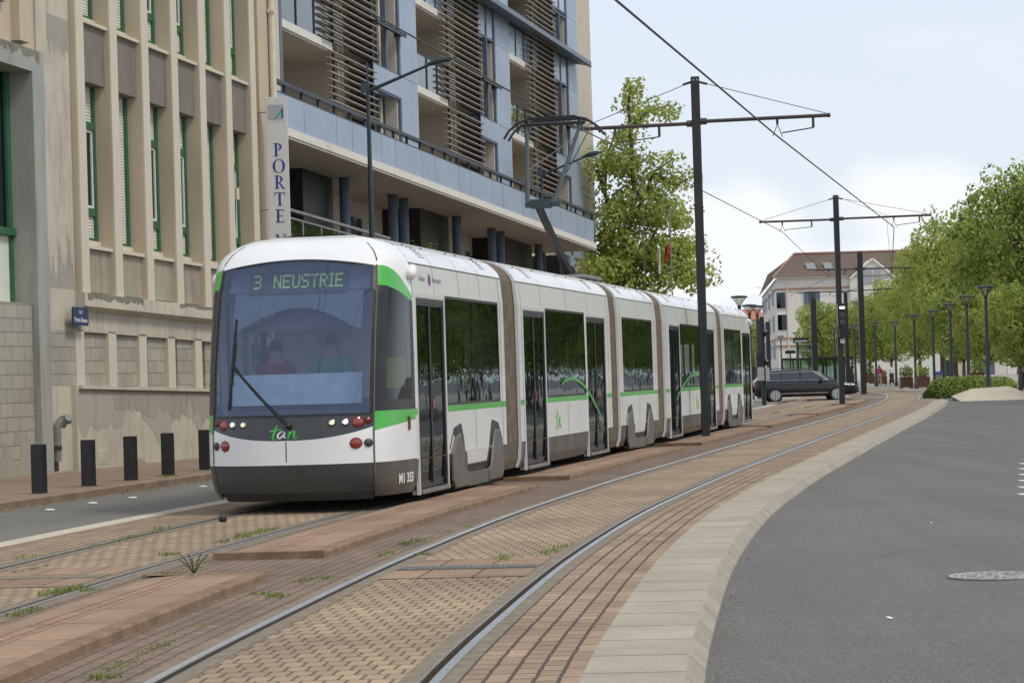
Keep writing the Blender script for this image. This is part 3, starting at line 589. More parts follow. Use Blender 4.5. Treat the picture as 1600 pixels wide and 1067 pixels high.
for k, m in enumerate(MF):
    body = MB(); seam = MB()
    for sg in (1, -1):
        ops = [(a, b_, 1.17, 2.57) for a, b_ in OPEN[k]['w']]+[(a, b_, .17, 2.50) for a, b_ in OPEN[k]['d']]
        br = sorted({m.a, m.b}|{x for o in ops for x in o[:2]})
        for x0, x1 in zip(br[:-1], br[1:]):
            skirt = MB(); stripe = MB(); zz = [(.17, 3.28)]; mid = (x0+x1)/2
            for o in ops:
                if o[0] < mid < o[1]:
                    zz = [(a, b_) for q in zz for a, b_ in ((q[0], min(q[1], o[2])), (max(q[0], o[3]), q[1])) if b_ > a+1e-4]
            for z0, z1 in zz:
                for lo, hi, t, mi in ((.17, .55, skirt, 0), (.55, 1.09, body, 1), (1.09, 1.17, stripe, 0), (1.17, 2.57, body, 1), (2.57, 2.92, body, 1), (2.92, 3.28, body, 0)):
                    a, b_ = max(z0, lo), min(z1, hi)
                    if b_ > a+1e-4: band(t, m, x0, x1, a, b_, sg, 0, mi)
            skirt.build('skirt', M_TS, TRAM); stripe.build('green_stripe', M_TG, TRAM)
        band(seam, m, m.a, m.b, 2.912, 2.93, sg, .003)
        band(seam, m, m.a, m.b, .545, .553, sg, .002)
        xs = [x for o in ops for x in o[:2]]; w0, w1 = OPEN[k]['w'][0]
        cuts = [(w0+(w1-w0)*.5, .18, 1.09)]+[(m.a+(m.b-m.a)*f, 2.58, 3.27) for f in ((.22, .48, .72) if k != 2 else (.5,))]+[(m.a+.25, .18, 2.9) if k not in (0,) else (m.a+.02, 2.5, 2.9), (m.b-.28, .18, 2.9)]
        for x, z0, z1 in cuts: band(seam, m, x-.007, x+.007, z0, z1, sg, .0025)
        # roof rivets / printed vent dots
        for f in (.12, .3, .55, .66, .85):
            x = m.a+(m.b-m.a)*f; seam.box(x-.02, x+.02, plat(3.17)-.01, plat(3.17)+.012, 3.165, 3.185, lambda a, y, z: m(a, sg*y, z))
        for c_ in (.14, .80):
            for r_ in range(5):
                for e in range(3):
                    x = m.a+(m.b-m.a)*c_+e*.13; z = 3.02+r_*.033
                    seam.box(x-.028, x+.028, plat(z)-.01, plat(z)+.004, z, z+.010, lambda a, y, z: m(a, sg*y, z))
    body.grid(1, 6, lambda u, v: m(m.a+(m.b-m.a)*u, -.5+v, 3.28+.02*(1-(2*v-1)**2)), 0)
    for e in (m.a, m.b):       # end walls around the gangway
        if (k == 0 and e == m.a) or (k == 4 and e == m.b): continue
        pl = [(l, z) for z, l in PROF]; body.add([m(e, l, z) for l, z in pl]+[m(e, .62, .36), m(e, .62, 2.2), m(e, 0, 2.2), m(e, 0, 3.29)], [(0,)+tuple(range(1, len(pl)))+(len(pl)+3, len(pl)+2, len(pl)+1, len(pl))], 0)
        body.add([m(e, -l, z) for l, z in pl]+[m(e, -.62, .36), m(e, -.62, 2.2), m(e, 0, 2.2), m(e, 0, 3.29)], [(0,)+tuple(range(1, len(pl)))+(len(pl)+3, len(pl)+2, len(pl)+1, len(pl))], 0)
    # roof pods on the flat roof
    o = body.build('body_shell', [M_TW, M_TWS], TRAM); seam.build('panel_seams', M_SEAM, TRAM)
    for sg in (1, -1):
        for a, b_ in OPEN[k]['w']:
            q = MB(); q.grid(10, 3, lambda u, v: m(a+(b_-a)*u, sg*(plat(1.17+1.4*v)-.006), 1.17+1.4*v), 0); W = q.build('window', M_WIN, TRAM)
            q = MB(); rim(q, m, a, b_, 1.17, 2.57, sg, .035, -.003, .03); c_ = (a+b_)/2; q.box(c_-.03, c_+.03, 1.165, 1.185, 1.2, 2.54, lambda x, y, z: m(x, sg*y, z)); q.build('window_frame', M_TBLK, W)
        for a, b_ in OPEN[k]['d']:
            q = MB(); rim(q, m, a, b_, .19, 2.50, sg, .05, .004, .05); rim(q, m, a+.05, (a+b_)/2-.005, .24, 2.45, sg, .035, -.004, .045); rim(q, m, (a+b_)/2+.005, b_-.05, .24, 2.45, sg, .035, -.004, .045)
            q.box(a+.03, b_-.03, 1.15, 1.22, .05, .17 if 0 else .10, lambda x, y, z: m(x, sg*y, z+.07)); D = q.build('door', M_TBLK, TRAM)
            q = MB(); q.grid(6, 4, lambda u, v: m(a+.06+(b_-a-.12)*u, sg*(plat(.3+2.1*v)-.02), .26+2.18*v), 0); q.build('door_glass', M_DOORG, D)
            q = MB(); rim(q, m, a-.055, b_+.055, .12, 2.56, sg, .05, .012, .03); q.build('door_surround', M_TWS, D)
            q = MB(); q.box(a+.02, b_-.02, 1.14, 1.235, .135, .175, lambda x, y, z: m(x, sg*y, z)); q.build('door_sill', M_STEEL2, D)
            q = MB()
            for x in ((a+b_)/2-.22, (a+b_)/2+.22): q.tube([m(x, sg*1.10, .5), m(x, sg*1.10, 2.35)], .02, 8)
            q.build('grab_pole', M_GPOLE, D)
            q = MB(); x = (a+b_)/2
            q.box(x+.06, x+.12, 1.17, 1.20, 1.14, 1.26, lambda x, y, z: m(x, sg*y, z)); q.build('door_button', M_REDL, D)
    # interior
    q = MB(); fb = lambda x, y, z: m(x, y, z)
    q.box(m.a+.02, m.b-.02, -1.1, 1.1, .30, .35, fb, 0); q.box(m.a+.02, m.b-.02, -1.05, 1.05, 2.62, 2.66, fb, 1)
    for sg in (1, -1):
        q.box(m.a+.02, m.b-.02, sg*1.08, sg*1.02, 2.5, 2.62, fb, 1)
    q.build('interior', [M_FLOOR, M_INT], TRAM)
    for a, b_ in OPEN[k]['w']:
        n = int((b_-a)/.85)
        for i in range(n):
            x = a+.45+i*.85
            for y in (-.92, -.48, .48, .92):
                fl = lambda X, Y, Z: m(X, Y, Z); q = MB()
                q.box(x-.22, x+.22, y-.2, y+.2, .72, .80, fl, 0); q.prism([(x+.16, .78), (x+.22, .78), (x+.30, 1.42), (x+.27, 1.50), (x+.22, 1.50), (x+.2, 1.42)], y-.2, y+.2, lambda A_, B_, C_: m(A_, C_, B_), 0)
                if (i+k) % 2 == 0: q.prism([(x+.13, .85), (x+.16, .85), (x+.235, 1.38), (x+.2, 1.38)], y-.16, y+.16, lambda A_, B_, C_: m(A_, C_, B_), 1)
                q.box(x-.05, x+.05, y-.05, y+.05, .35, .72, fl, 0); q.build('seat', [M_SEAT, M_SEATB], TRAM)
        for x in (a+.25, (a+b_)/2+.1, b_-.3):
            for y in (-.30, .30): gp = MB(); gp.tube([m(x, y, .35), m(x, y, 2.62)], .026, 8); gp.build('green_handrail', M_GPOLE, TRAM)
    # underframe and bogie
    q = MB(); q.box(m.a+.05, m.b-.05, -1.08, 1.08, .15, .3, fb); q.build('underframe', M_TBLK, TRAM)
    if k in BOG:
        s0, wd = BOG[k]
        for sg in (1, -1):
            pod = [(0, .20), (0, .56), (.30, .77), (.56, .80), (.72, .66), (.92, .31), (1.12, .27), (1.12, .10), (.15, .10)]
            out_ = [(-.06, .12), (-.06, .63), (.24, .88), (.70, .93), (.86, .72), (1.07, .36), (wd-1.07, .36), (wd-.86, .72), (wd-.70, .93), (wd-.24, .88), (wd+.06, .63), (wd+.06, .12)]
            f1 = lambda A_, B_, C_: m(s0+A_, sg*(plat(B_)+C_), B_)
            q = MB(); q.prism(out_, .004, .008, f1); q.build('wheel_arch', M_TBLK, TRAM)
            q = MB(); q.prism([(1.03, .55), (1.13, .38), (wd-1.13, .38), (wd-1.03, .55)], .001, .0095, f1); q.build('panel_tongue', M_TWS, TRAM)
            for mir in (0, 1):
                pp = [(wd-a if mir else a, z) for a, z in pod]; q = MB(); q.prism(pp, .0, .045, lambda A_, B_, C_: m(s0+A_, sg*(1.19+C_), B_)); q.build('wheel_cover', M_COVER, TRAM, bevel=.02)
            q = MB(); q.box(1.0, wd-1.0, 1.16, 1.215, .09, .27, lambda x, y, z: m(s0+x, sg*y, z)); q.build('bogie_step', M_COVER, TRAM)
            for x in (.55, wd-.55):
                q = MB(); c_ = m(s0+x, sg*.72, .31); ax = m.n
                ring = []
                for e, r_ in ((-.06, .30), (.06, .30), (.075, .2)):
                    for j in range(18):
                        t = 2*pi*j/18; ring.append(c_+ax*(e*sg)+m.d.normalized()*(r_*cos(t))+Vector((0, 0, r_*sin(t))))
                q.add(ring, [(i*18+j, i*18+(j+1) % 18, (i+1)*18+(j+1) % 18, (i+1)*18+j) for i in range(2) for j in range(18)]+[tuple(range(18)), tuple(range(36, 54))]); q.build('wheel', M_STEEL2, TRAM)
# bellows
for k in range(4):
    a, b_ = MF[k], MF[k+1]; q = MB(); n = 22
    for i in range(n):
        for sgn in (0,):
            t0, t1 = i/n, (i+1)/n
            def at(t, l, z): return a(a.b, l, z).lerp(b_(b_.a, l, z), t)
            def pl(t): return .035 if i % 2 == 0 else .0
            for (z0, l0), (z1, l1) in zip(PROF[:-1], PROF[1:]):
                for sg in (1, -1):
                    d0 = -.05 if i % 2 == 0 else -.085; d1 = -.085 if i % 2 == 0 else -.05
                    q.add([at(t0, sg*(l0+d0), z0+.0), at(t1, sg*(l0+d1), z0), at(t1, sg*(l1+d1), z1), at(t0, sg*(l1+d0), z1)], [(0, 1, 2, 3)], 1 if i in (0, n-1) else 0)
            q.add([at(t0, -.45, 3.25), at(t1, -.45, 3.25), at(t1, .45, 3.25), at(t0, .45, 3.25)], [(0, 1, 2, 3)], 0)
    q.build('bellows', [M_BEL, M_BELD], TRAM)
# nose
UT = [(0, 0, 1.0), (.3, .42, .965), (.56, .80, .79), (.68, .91, .62), (.82, .965, .36), (1, 1.0, 0)]
def utab(u):
    a = abs(u)
    for i in range(len(UT)-1):
        if a <= UT[i+1][0]+1e-9:
            p0 = UT[max(i-1, 0)] if i > 0 else (-UT[1][0], -UT[1][1], UT[1][2]); p1 = UT[i]; p2 = UT[i+1]; p3 = UT[min(i+2, len(UT)-1)]
            t = (a-p1[0])/(p2[0]-p1[0]); r = []
            for j in (1, 2):
                m1 = (p2[j]-p0[j])/max(1e-6, p2[0]-p0[0])*(p2[0]-p1[0]); m2 = (p3[j]-p1[j])/max(1e-6, p3[0]-p1[0])*(p2[0]-p1[0])
                r.append((2*t**3-3*t*t+1)*p1[j]+(t**3-2*t*t+t)*m1+(-2*t**3+3*t*t)*p2[j]+(t**3-t*t)*m2)
            return (r[0] if u >= 0 else -r[0]), r[1]
    return (1 if u > 0 else -1), 0
AT = [(.12, 1.22), (.25, 1.40), (.4, 1.50), (.57, 1.55), (.9, 1.55), (1.12, 1.50), (1.6, 1.40), (2.1, 1.24), (2.6, 1.03), (2.9, .86), (3.05, .70), (3.15, .52), (3.22, .34), (3.26, .16), (3.28, 0)]
def atab(z):
    for (z0, a0), (z1, a1) in zip(AT[:-1], AT[1:]):
        if z <= z1: return a0+(a1-a0)*max(0, z-z0)/(z1-z0)
    return 0
def make_nose(m, s_end, direction, front):
    """direction -1: towards the camera (decreasing s)"""
    def N_(u, z, off=0):
        x, a = utab(u); e = .02; x2, a2 = utab(min(1, u+e)); x1, a1 = utab(max(-1, u-e))
        Wd = plat(z); Ad = atab(z); tx, ta = (x2-x1)*Wd, (a2-a1)*Ad; L = max(1e-6, sqrt(tx*tx+ta*ta)); nx, na = -ta/L, tx/L
        if nx*x < 0 and abs(x) > .5: nx, na = -nx, -na
        if na < 0: nx, na = -nx, -na
        return m(s_end+direction*(a*Ad+na*off), (x*Wd+nx*off)*(1 if direction < 0 else 1), z)
    def panel(name, mat, u0, u1, zb, zt, nu=20, nv=10, off=0, parent=TRAM, smooth=True):
        q = MB(); q.grid(nu, nv, lambda a, b_: N_(u0+(u1-u0)*a, zb(u0+(u1-u0)*a)+(zt(u0+(u1-u0)*a)-zb(u0+(u1-u0)*a))*b_, off), 0)
        return q.build(name, mat, parent, smooth=smooth)
    K = lambda c: (lambda u: c)
    S = .56; tt = lambda u: (abs(u)-S)/(1-S)
    zg0 = lambda u: .93+.11*tt(u)**.7; zw = lambda u: 2.64-.19*tt(u)**1.4; zg1 = lambda u: 2.88-.36*tt(u)**1.7; zd = lambda u: .85+.14*(abs(u)/S)**2.6; zt = lambda u: 2.97-.10*(u/S)**2
    panel('bumper', M_TBUMP, -S, S, K(.24), K(.57), 24, 4); panel('bumper_lip', M_TBUMP, -S, S, K(.14), K(.24), 24, 2, -.03)
    panel('front_panel', M_TW, -S, S, K(.57), zd, 24, 5); panel('lamp_panel', M_TDK, -S, S, zd, K(1.12), 24, 4)
    panel('roof_front', M_TW, -S, S, zt, K(3.28), 24, 10)
    WS = panel('windscreen', M_WSCR, -.535, .535, K(1.12), zt, 26, 18)
    q = MB()
    for a, b_ in ((-S, -.535), (.535, S)): q.grid(2, 18, lambda x, y: N_(a+(b_-a)*x, 1.12+(zt(a+(b_-a)*x)-1.12)*y))
    q.grid(24, 1, lambda x, y: N_(-.535+1.07*x, 1.12+.03*y, .003)); q.grid(24, 1, lambda x, y: N_(-.535+1.07*x, zt(-.535+1.07*x)-.02+.02*y, .003)); q.build('windscreen_seal', M_TBLK, WS)
    for sg in (1, -1):
        U = (S, 1.0) if sg > 0 else (-1.0, -S)
        panel('side_skirt', M_TS, *U, K(.17), K(.57), 12, 4); panel('side_panel', M_TW, *U, K(.57), zg0, 12, 4); panel('green_corner', M_TG, *U, zg0, K(1.165), 12, 3)
        wn = panel('cab_side_window', M_CABG, *U, K(1.165), zw, 12, 8); panel('green_brow', M_TG, *U, zw, zg1, 12, 4); panel('roof_side', M_TW, *U, zg1, K(3.28), 12, 10)
        q = MB(); q.grid(1, 30, lambda x, y: N_(sg*(S-.004+.01*x), .2+3.06*y, .007)); q.build('corner_seam', M_SEAM, TRAM)
        q = MB()
        q.grid(4, 20, lambda x, y: N_(sg*(S+.006+(.085)*x), 1.165+(zw(S+.05)-1.165)*y, .002)); q.grid(4, 10, lambda x, y: N_(sg*(.955+.045*x), 1.165+(zw(.97)-1.165)*y, .002)); q.grid(10, 1, lambda x, y: N_(sg*(S+.44*x), 1.165+.12*y, .002)); q.build('window_border', M_TBLK, wn)
        q = MB(); c_ = m(s_end-direction*.0, sg*1.17, 2.78)
        dd = m.d.normalized(); prof = []
        for j in range(9):
            for i in range(12):
                t = j/8; a_ = 2*pi*i/12; r_ = .085*sqrt(max(0.0, 1-(1-t)**3))*(1 if t < .9 else .8)
                prof.append(c_+dd*(-direction)*(.34*(1-t)-.10)*1.0+m.n*sg*(cos(a_)*r_*.9+.03*t)+Vector((0, 0, sin(a_)*r_+(.09*(1-t)))))
        prof.append(c_+dd*direction*.17+m.n*sg*.05)
        q.add(prof, [(j*12+i, j*12+(i+1) % 12, (j+1)*12+(i+1) % 12, (j+1)*12+i) for j in range(8) for i in range(12)]+[(8*12+i, 8*12+(i+1) % 12, 9*12) for i in range(12)]); q.build('camera_fairing', M_TW, TRAM, smooth=True)
        q = MB(); q.box(-.03, .03, 0, .02, -.08, .08, lambda x, y, z: N_(sg*.90+x*.3, 1.00+z, y)); q.build('marker_lamp', M_REDD, TRAM)
    q = MB(); q.grid(1, 8, lambda x, y: N_(-.004+.008*x, .24+.60*y, .002)); q.build('centre_seam', M_SEAM, TRAM)
    def lamp(name, u, z, r_, mat, ring=M_LENSD, core=None):
        q = MB(); n = 16
        def pt(rr, t, off): return N_(u+rr*cos(t)/1.75, z+rr*sin(t), off)
        vs = [pt(r_*1.18, 2*pi*i/n, .004) for i in range(n)]+[pt(r_, 2*pi*i/n, .016) for i in range(n)]; q.add(vs, [(i, (i+1) % n, n+(i+1) % n, n+i) for i in range(n)]); o = q.build(name, ring, TRAM)
        q = MB(); vs = [pt(r_*.97, 2*pi*i/n, .010) for i in range(n)]+[pt(r_*.5, 2*pi*i/n, .022) for i in range(n)]+[pt(0, 0, .025)]
        q.add(vs, [(i, (i+1) % n, n+(i+1) % n, n+i) for i in range(n)]+[(n+i, n+(i+1) % n, 2*n) for i in range(n)]); q.build('lens', mat, o, smooth=True)
        if core:
            q = MB(); vs = [pt(r_*.5, 2*pi*i/n, .0245) for i in range(n)]+[pt(0, 0, .027)]; q.add(vs, [(i, (i+1) % n, n) for i in range(n)]); q.build('lit_core', core, o)
    for sg in (1, -1):
        lamp('headlight', sg*.312, 1.045, .040, M_CHROME, core=M_HEADW); lamp('headlight', sg*.392, 1.048, .042, M_CHROME, core=M_HEAD)
        lamp('tail_lamp', sg*.468, 1.045, .058, M_REDL, M_REDD); lamp('turn_lamp', sg*.527, 1.065, .038, M_REDD, M_LENSD)
        lamp('fog_lamp', sg*.455, .80, .056, M_REDL, M_REDD); lamp('coupler_socket', sg*.528, .80, .042, M_LENSD, M_SEAM)
        q = MB(); q.grid(1, 4, lambda x, y: N_(sg*(.262+.004*x), .89+.23*y, .003)); q.build('lamp_panel_joint', M_SEAM, TRAM)
    return N_, WS
NF, WS = make_nose(MF[0], 71.5, -1, True); NR, _ = make_nose(MF[4], 112.1, 1, False)
m0 = MF[0]; cab = lambda a, lat, z: m0(71.5-a, lat, z)
def stroke(mb, pts, w_, fn, m=0, taper=True):
    n = len(pts); vs = []
    for i, (x, y) in enumerate(pts):
        a = pts[max(0, i-1)]; b_ = pts[min(n-1, i+1)]; dx, dy = b_[0]-a[0], b_[1]-a[1]; L = max(1e-6, sqrt(dx*dx+dy*dy)); ww = w_*(.55+.45*sin(pi*(i+.4)/n)) if taper else w_
        vs += [fn(x-dy/L*ww, y+dx/L*ww, 0), fn(x+dy/L*ww, y-dx/L*ww, 0)]
    mb.add(vs, [(2*i, 2*i+1, 2*i+3, 2*i+2) for i in range(n-1)], m)
def spl(pts, k=6):
    o = []
    for i in range(len(pts)-1):
        p0 = pts[max(i-1, 0)]; p1 = pts[i]; p2 = pts[i+1]; p3 = pts[min(i+2, len(pts)-1)]
        for j in range(k):
            t = j/k; o.append(tuple(.5*((2*p1[c])+(-p0[c]+p2[c])*t+(2*p0[c]-5*p1[c]+4*p2[c]-p3[c])*t*t+(-p0[c]+3*p1[c]-3*p2[c]+p3[c])*t**3) for c in (0, 1)))
    return o+[pts[-1]]
LOGO = [([(.26, 1.0), (.18, .6), (.08, .15), (.12, 0), (.22, .06)], 0), ([(-.08, .55), (.1, .62), (.5, .72)], 0), ([(.58, .55), (.42, .52), (.30, .25), (.38, .08), (.55, .3), (.62, .5), (.58, .2), (.68, .1)], 1),
        ([(.84, .55), (.80, .3), (.76, .05)], 0), ([(.78, .2), (.92, .5), (1.04, .52), (1.02, .25), (1.04, .05), (1.22, .2)], 0)]
q = MB()
for pts, mm in LOGO: stroke(q, spl(pts), .045, lambda x, y, z: NF(-.105+x*.16, .865+y*.17, .006), mm)
q.build('operator_logo', [M_LOGOG, M_WHITEF], TRAM)
q = MB(); text(q, 'M1 355', .16, lambda x, y, z: NF(.765+x*.40, .30+y, .003+z), 0, align='LEFT', depth=.001, bold=.006); q.build('fleet_number', M_TEXTW, TRAM)
q = MB(); text(q, 'Nantes', .10, lambda x, y, z: m0(72.95-x*.0-.0+(-1)*(x-.42)*-1 if 0 else 71.98+x*1.25, 1.185+z, 2.72+y), 0, align='LEFT', depth=.001); text(q, 'M\u00e9tropole', .10, lambda x, y, z: m0(72.78+x*1.25, 1.185+z, 2.72+y), 0, align='LEFT', depth=.001)
q.add([m0(72.52, 1.188, 2.70), m0(72.60, 1.188, 2.66), m0(72.60, 1.188, 2.80), m0(72.56, 1.188, 2.83)], [(0, 1, 2, 3)], 1); q.add([m0(72.60, 1.188, 2.66), m0(72.68, 1.188, 2.70), m0(72.64, 1.188, 2.83), m0(72.60, 1.188, 2.80)], [(0, 1, 2, 3)], 2)
q.build('city_lettering', [M_TEXTG, M_BLU, M_RED], TRAM)
for k, x0, sc_ in ((1, MF[1].hit(869, 657)[0], .40), (3, MF[3].hit(1088, 630)[0], .45)):
    q = MB()
    for pts, mm in LOGO:
        if mm == 0: stroke(q, spl(pts), .05, lambda x, y, z: MF[k](x0+(x*.8-(.25 if x > .7 else 0))*sc_*1.5, 1.204, .66+y*.33), 0)
    q.build('side_logo', M_LOGOG, TRAM)
def decal(k, pts, w_, mat, name='green_swoosh'):
    m = MF[k]; P_ = [m.hit(u, v, 1.2) for u, v in pts]; q = MB(); stroke(q, spl(P_), w_, lambda x, y, z: m(x, plat(y)+.010, y), 0); q.build(name, mat, TRAM)
decal(1, [(877, 600), (884, 593), (895, 592), (907, 598), (919, 612), (930, 632), (940, 656), (944, 676)], .030, M_SWO)
decal(3, [(1095, 586), (1088, 584), (1079, 587), (1070, 597), (1062, 612), (1057, 625)], .034, M_SWO)
# cab interior
q = MB(); q.box(-.1, -.05, -.55, 1.08, .4, 2.6, cab, 0); q.box(-.1, -.05, -1.1, -.95, .4, 2.6, cab, 0); q.build('cab_rear_wall', M_CABIN, TRAM)
q = MB(); q.box(-.1, 1.05, -1.0, 1.0, .3, .36, cab, 0); q.build('cab_floor', M_FLOOR, TRAM)
q = MB(); q.prism([(.35, .4), (1.18, .4), (1.20, 1.14), (1.12, 1.16), (.75, 1.30), (.6, 1.32), (.5, 1.25)], -.88, .88, lambda A_, B_, C_: cab(A_, C_*(1 if A_ < .9 else .92), B_)); q.build('dashboard', M_DASHD, TRAM, bevel=.02)
q = MB(); q.prism([(.98, 1.26), (1.02, 1.26), (.93, 1.62), (.90, 1.62)], -.78, .78, lambda A_, B_, C_: cab(A_, C_, B_)); q.build('dash_reflection', M_DASHREFL, TRAM)  # pale blue panel, painted stand-in for the dash reflection behind the windscreen
q = MB(); arch = [(-.78, 2.62), (-.78, 2.14)]+[(-.72+1.44*i/16, 2.14+.26*sin(pi*i/16)) for i in range(17)]+[(.78, 2.14), (.78, 2.62)]
q.prism(arch, 0, .02, lambda A_, B_, C_: cab(.92-(B_-2.1)*.42+C_, A_, B_)); q.build('sunshade', M_BLUEF, TRAM)
q = MB(); q.prism([(-.72, 2.13)]+[(-.66+1.32*i/12, 2.13+.26*sin(pi*i/12)) for i in range(13)]+[(.72, 2.13)], 0, .015, lambda A_, B_, C_: cab(.80+C_-(B_-2.1)*.3, A_, B_)); q.build('sunshade_inner', M_SUNSH, TRAM)
q = MB(); q.box(.52, .66, -.86, .86, 2.60, 2.96, lambda a, y, z: cab(a+(2.78-z)*.45, y*(1-(z-2.6)*.15), z)); DB = q.build('destination_box', M_BLUEF, TRAM)
q = MB(); q.grid(1, 1, lambda u, v: cab(.668+(2.78-(2.58+.26*v))*.45, -.62+1.22*u, 2.58+.26*v)); q.build('display_panel', M_DISPB, DB)
FNT = {'3': ['11110', '00001', '00001', '01110', '00001', '00001', '11110'], 'N': ['10001', '11001', '11001', '10101', '10011', '10011', '10001'], 'E': ['11111', '10000', '10000', '11110', '10000', '10000', '11111'],
       'U': ['10001']*6+['01110'], 'S': ['01111', '10000', '10000', '01110', '00001', '00001', '11110'], 'T': ['11111']+['00100']*6, 'R': ['11110', '10001', '10001', '11110', '10100', '10010', '10001'], 'I': ['111', '010', '010', '010', '010', '010', '111'], ' ': ['000000']*7}
q = MB(); x = 0; cw = .0188; ch = .0235; lat0 = -.565; tot = 0
for c_ in '3 NEUSTRIE':
    rows = FNT[c_]
    for r_, row in enumerate(rows):
        for e, bit in enumerate(row):
            if bit == '1':
                z0 = 2.80-r_*ch; l0 = lat0+(x+e)*cw
                q.add([cab(.672+(2.78-zz)*.45, ll, zz) for ll, zz in ((l0, z0), (l0+cw*.92, z0), (l0+cw*.92, z0-ch*.86), (l0, z0-ch*.86))], [(0, 1, 2, 3)])
    x += len(rows[0])+1
q.build('display_text', M_DISPL, DB)
# wiper
def ws(u, z, off=.03): return NF(u, z, off)
q = MB(); q.tube([ws(.02, 1.02), ws(-.17, 1.33), ws(-.40, 1.74)], [.02, .014, .008], 6); q.tube([ws(.0, 1.03), ws(-.2, 1.36), ws(-.40, 1.72)], .007, 6); q.build('wiper_arm', M_TBLK, TRAM)
q = MB(); q.tube([ws(-.425, 1.22, .012), ws(-.405, 1.75, .012), ws(-.40, 2.28, .012)], .014, 6); q.tube([ws(-.41, 1.5, .02), ws(-.40, 2.0, .02)], .016, 6); q.build('wiper_blade', M_TBLK, TRAM)
q = MB(); q.ball(tuple(ws(.02, 1.02, .02)), .04); q.build('wiper_pivot', M_TBLK, TRAM)
q = MB(); q.tube([NF(.14, 2.95, .004), NF(.135, 2.8, .004), NF(.17, 2.66, .004), NF(.20, 2.5, .004), NF(.19, 2.35, .004)], .004, 5); q.build('antenna_wire', M_TBLK, TRAM)
q = MB(); q.grid(10, 1, lambda u, v: cab(1.08-1.06*u, .93+.19*u+.03*sin(pi*u), 1.42+.36*v)); q.build('cab_blind', M_BLINDG, TRAM)
q = MB(); q.box(-.25, .05, .0, .5, .85, .95, cab); q.box(-.28, -.18, .02, .48, .95, 1.75, cab); q.build('driver_seat', M_DKC, TRAM, bevel=.03)
# pantograph (part of the tram)
mp_ = MF[2]
q = MB()
q.box(89.6, 91.6, -.45, .45, 3.36, 3.42, mp_)
for x in (89.8, 91.4):
    for y in (-.35, .35): q.lathe([(.04, 0), (.07, .03), (.04, .05), (.07, .07), (.04, .1)], mp_(x, y, 3.28), 10)
PB_ = q.build('pantograph_base', M_STEEL2, TRAM)
q = MB(); kn = (87.25, 4.62)
q.tube([mp_(90.5, 0, 3.45), mp_(kn[0], 0, kn[1])], [.09, .075], 8); q.tube([mp_(90.0, .1, 3.42), mp_(kn[0]-.12, .12, kn[1]-.1)], .025, 6); q.tube([mp_(90.9, 0, 3.42), mp_(90.4, 0, 3.52)], .12, 8)
q.build('pantograph_lower_arm', M_POLE, PB_)
q = MB(); hd = (89.2, 6.25)
q.tube([mp_(kn[0], -.22, kn[1]), mp_(kn[0], .42, kn[1])], .06, 8); q.box(kn[0]-.12, kn[0]+.12, -.12, .25, kn[1]-.08, kn[1]+.08, mp_)
q.tube([mp_(kn[0], -.18, kn[1]), mp_(hd[0], -.52, hd[1])], [.045, .035], 8); q.tube([mp_(kn[0], .30, kn[1]), mp_(hd[0], .52, hd[1])], [.045, .035], 8)
q.tube([mp_(kn[0]-.05, .25, kn[1]), mp_(hd[0], .70, hd[1]-.1)], .012, 5)
q.tube([mp_(kn[0]*.6+hd[0]*.4, -.32, kn[1]*.6+hd[1]*.4), mp_(kn[0]*.2+hd[0]*.8, .44, kn[1]*.2+hd[1]*.8)], .01, 5)
q.build('pantograph_upper_arm', M_LAMP, PB_)
q = MB()
for dx in (-.22, .22):
    q.tube([mp_(hd[0]+dx, y, z) for y, z in ((-.92, 5.98), (-.82, 6.13), (-.66, 6.26), (-.45, 6.33), (.45, 6.34), (.66, 6.29), (.82, 6.17), (.92, 6.02))], .022, 8)
    q.box(hd[0]+dx-.03, hd[0]+dx+.03, -.45, .45, 6.33, 6.37, mp_)
q.tube([mp_(hd[0], -.6, hd[1]), mp_(hd[0], .6, hd[1])], .035, 8)
for y in (-.5, .5): q.tube([mp_(hd[0]-.22, y, 6.32), mp_(hd[0], y, hd[1]), mp_(hd[0]+.22, y, 6.32)], .02, 6); q.box(hd[0]-.1, hd[0]+.1, y-.05, y+.05, 6.1, 6.25, mp_)
q.build('pantograph_head', M_POLE, PB_)

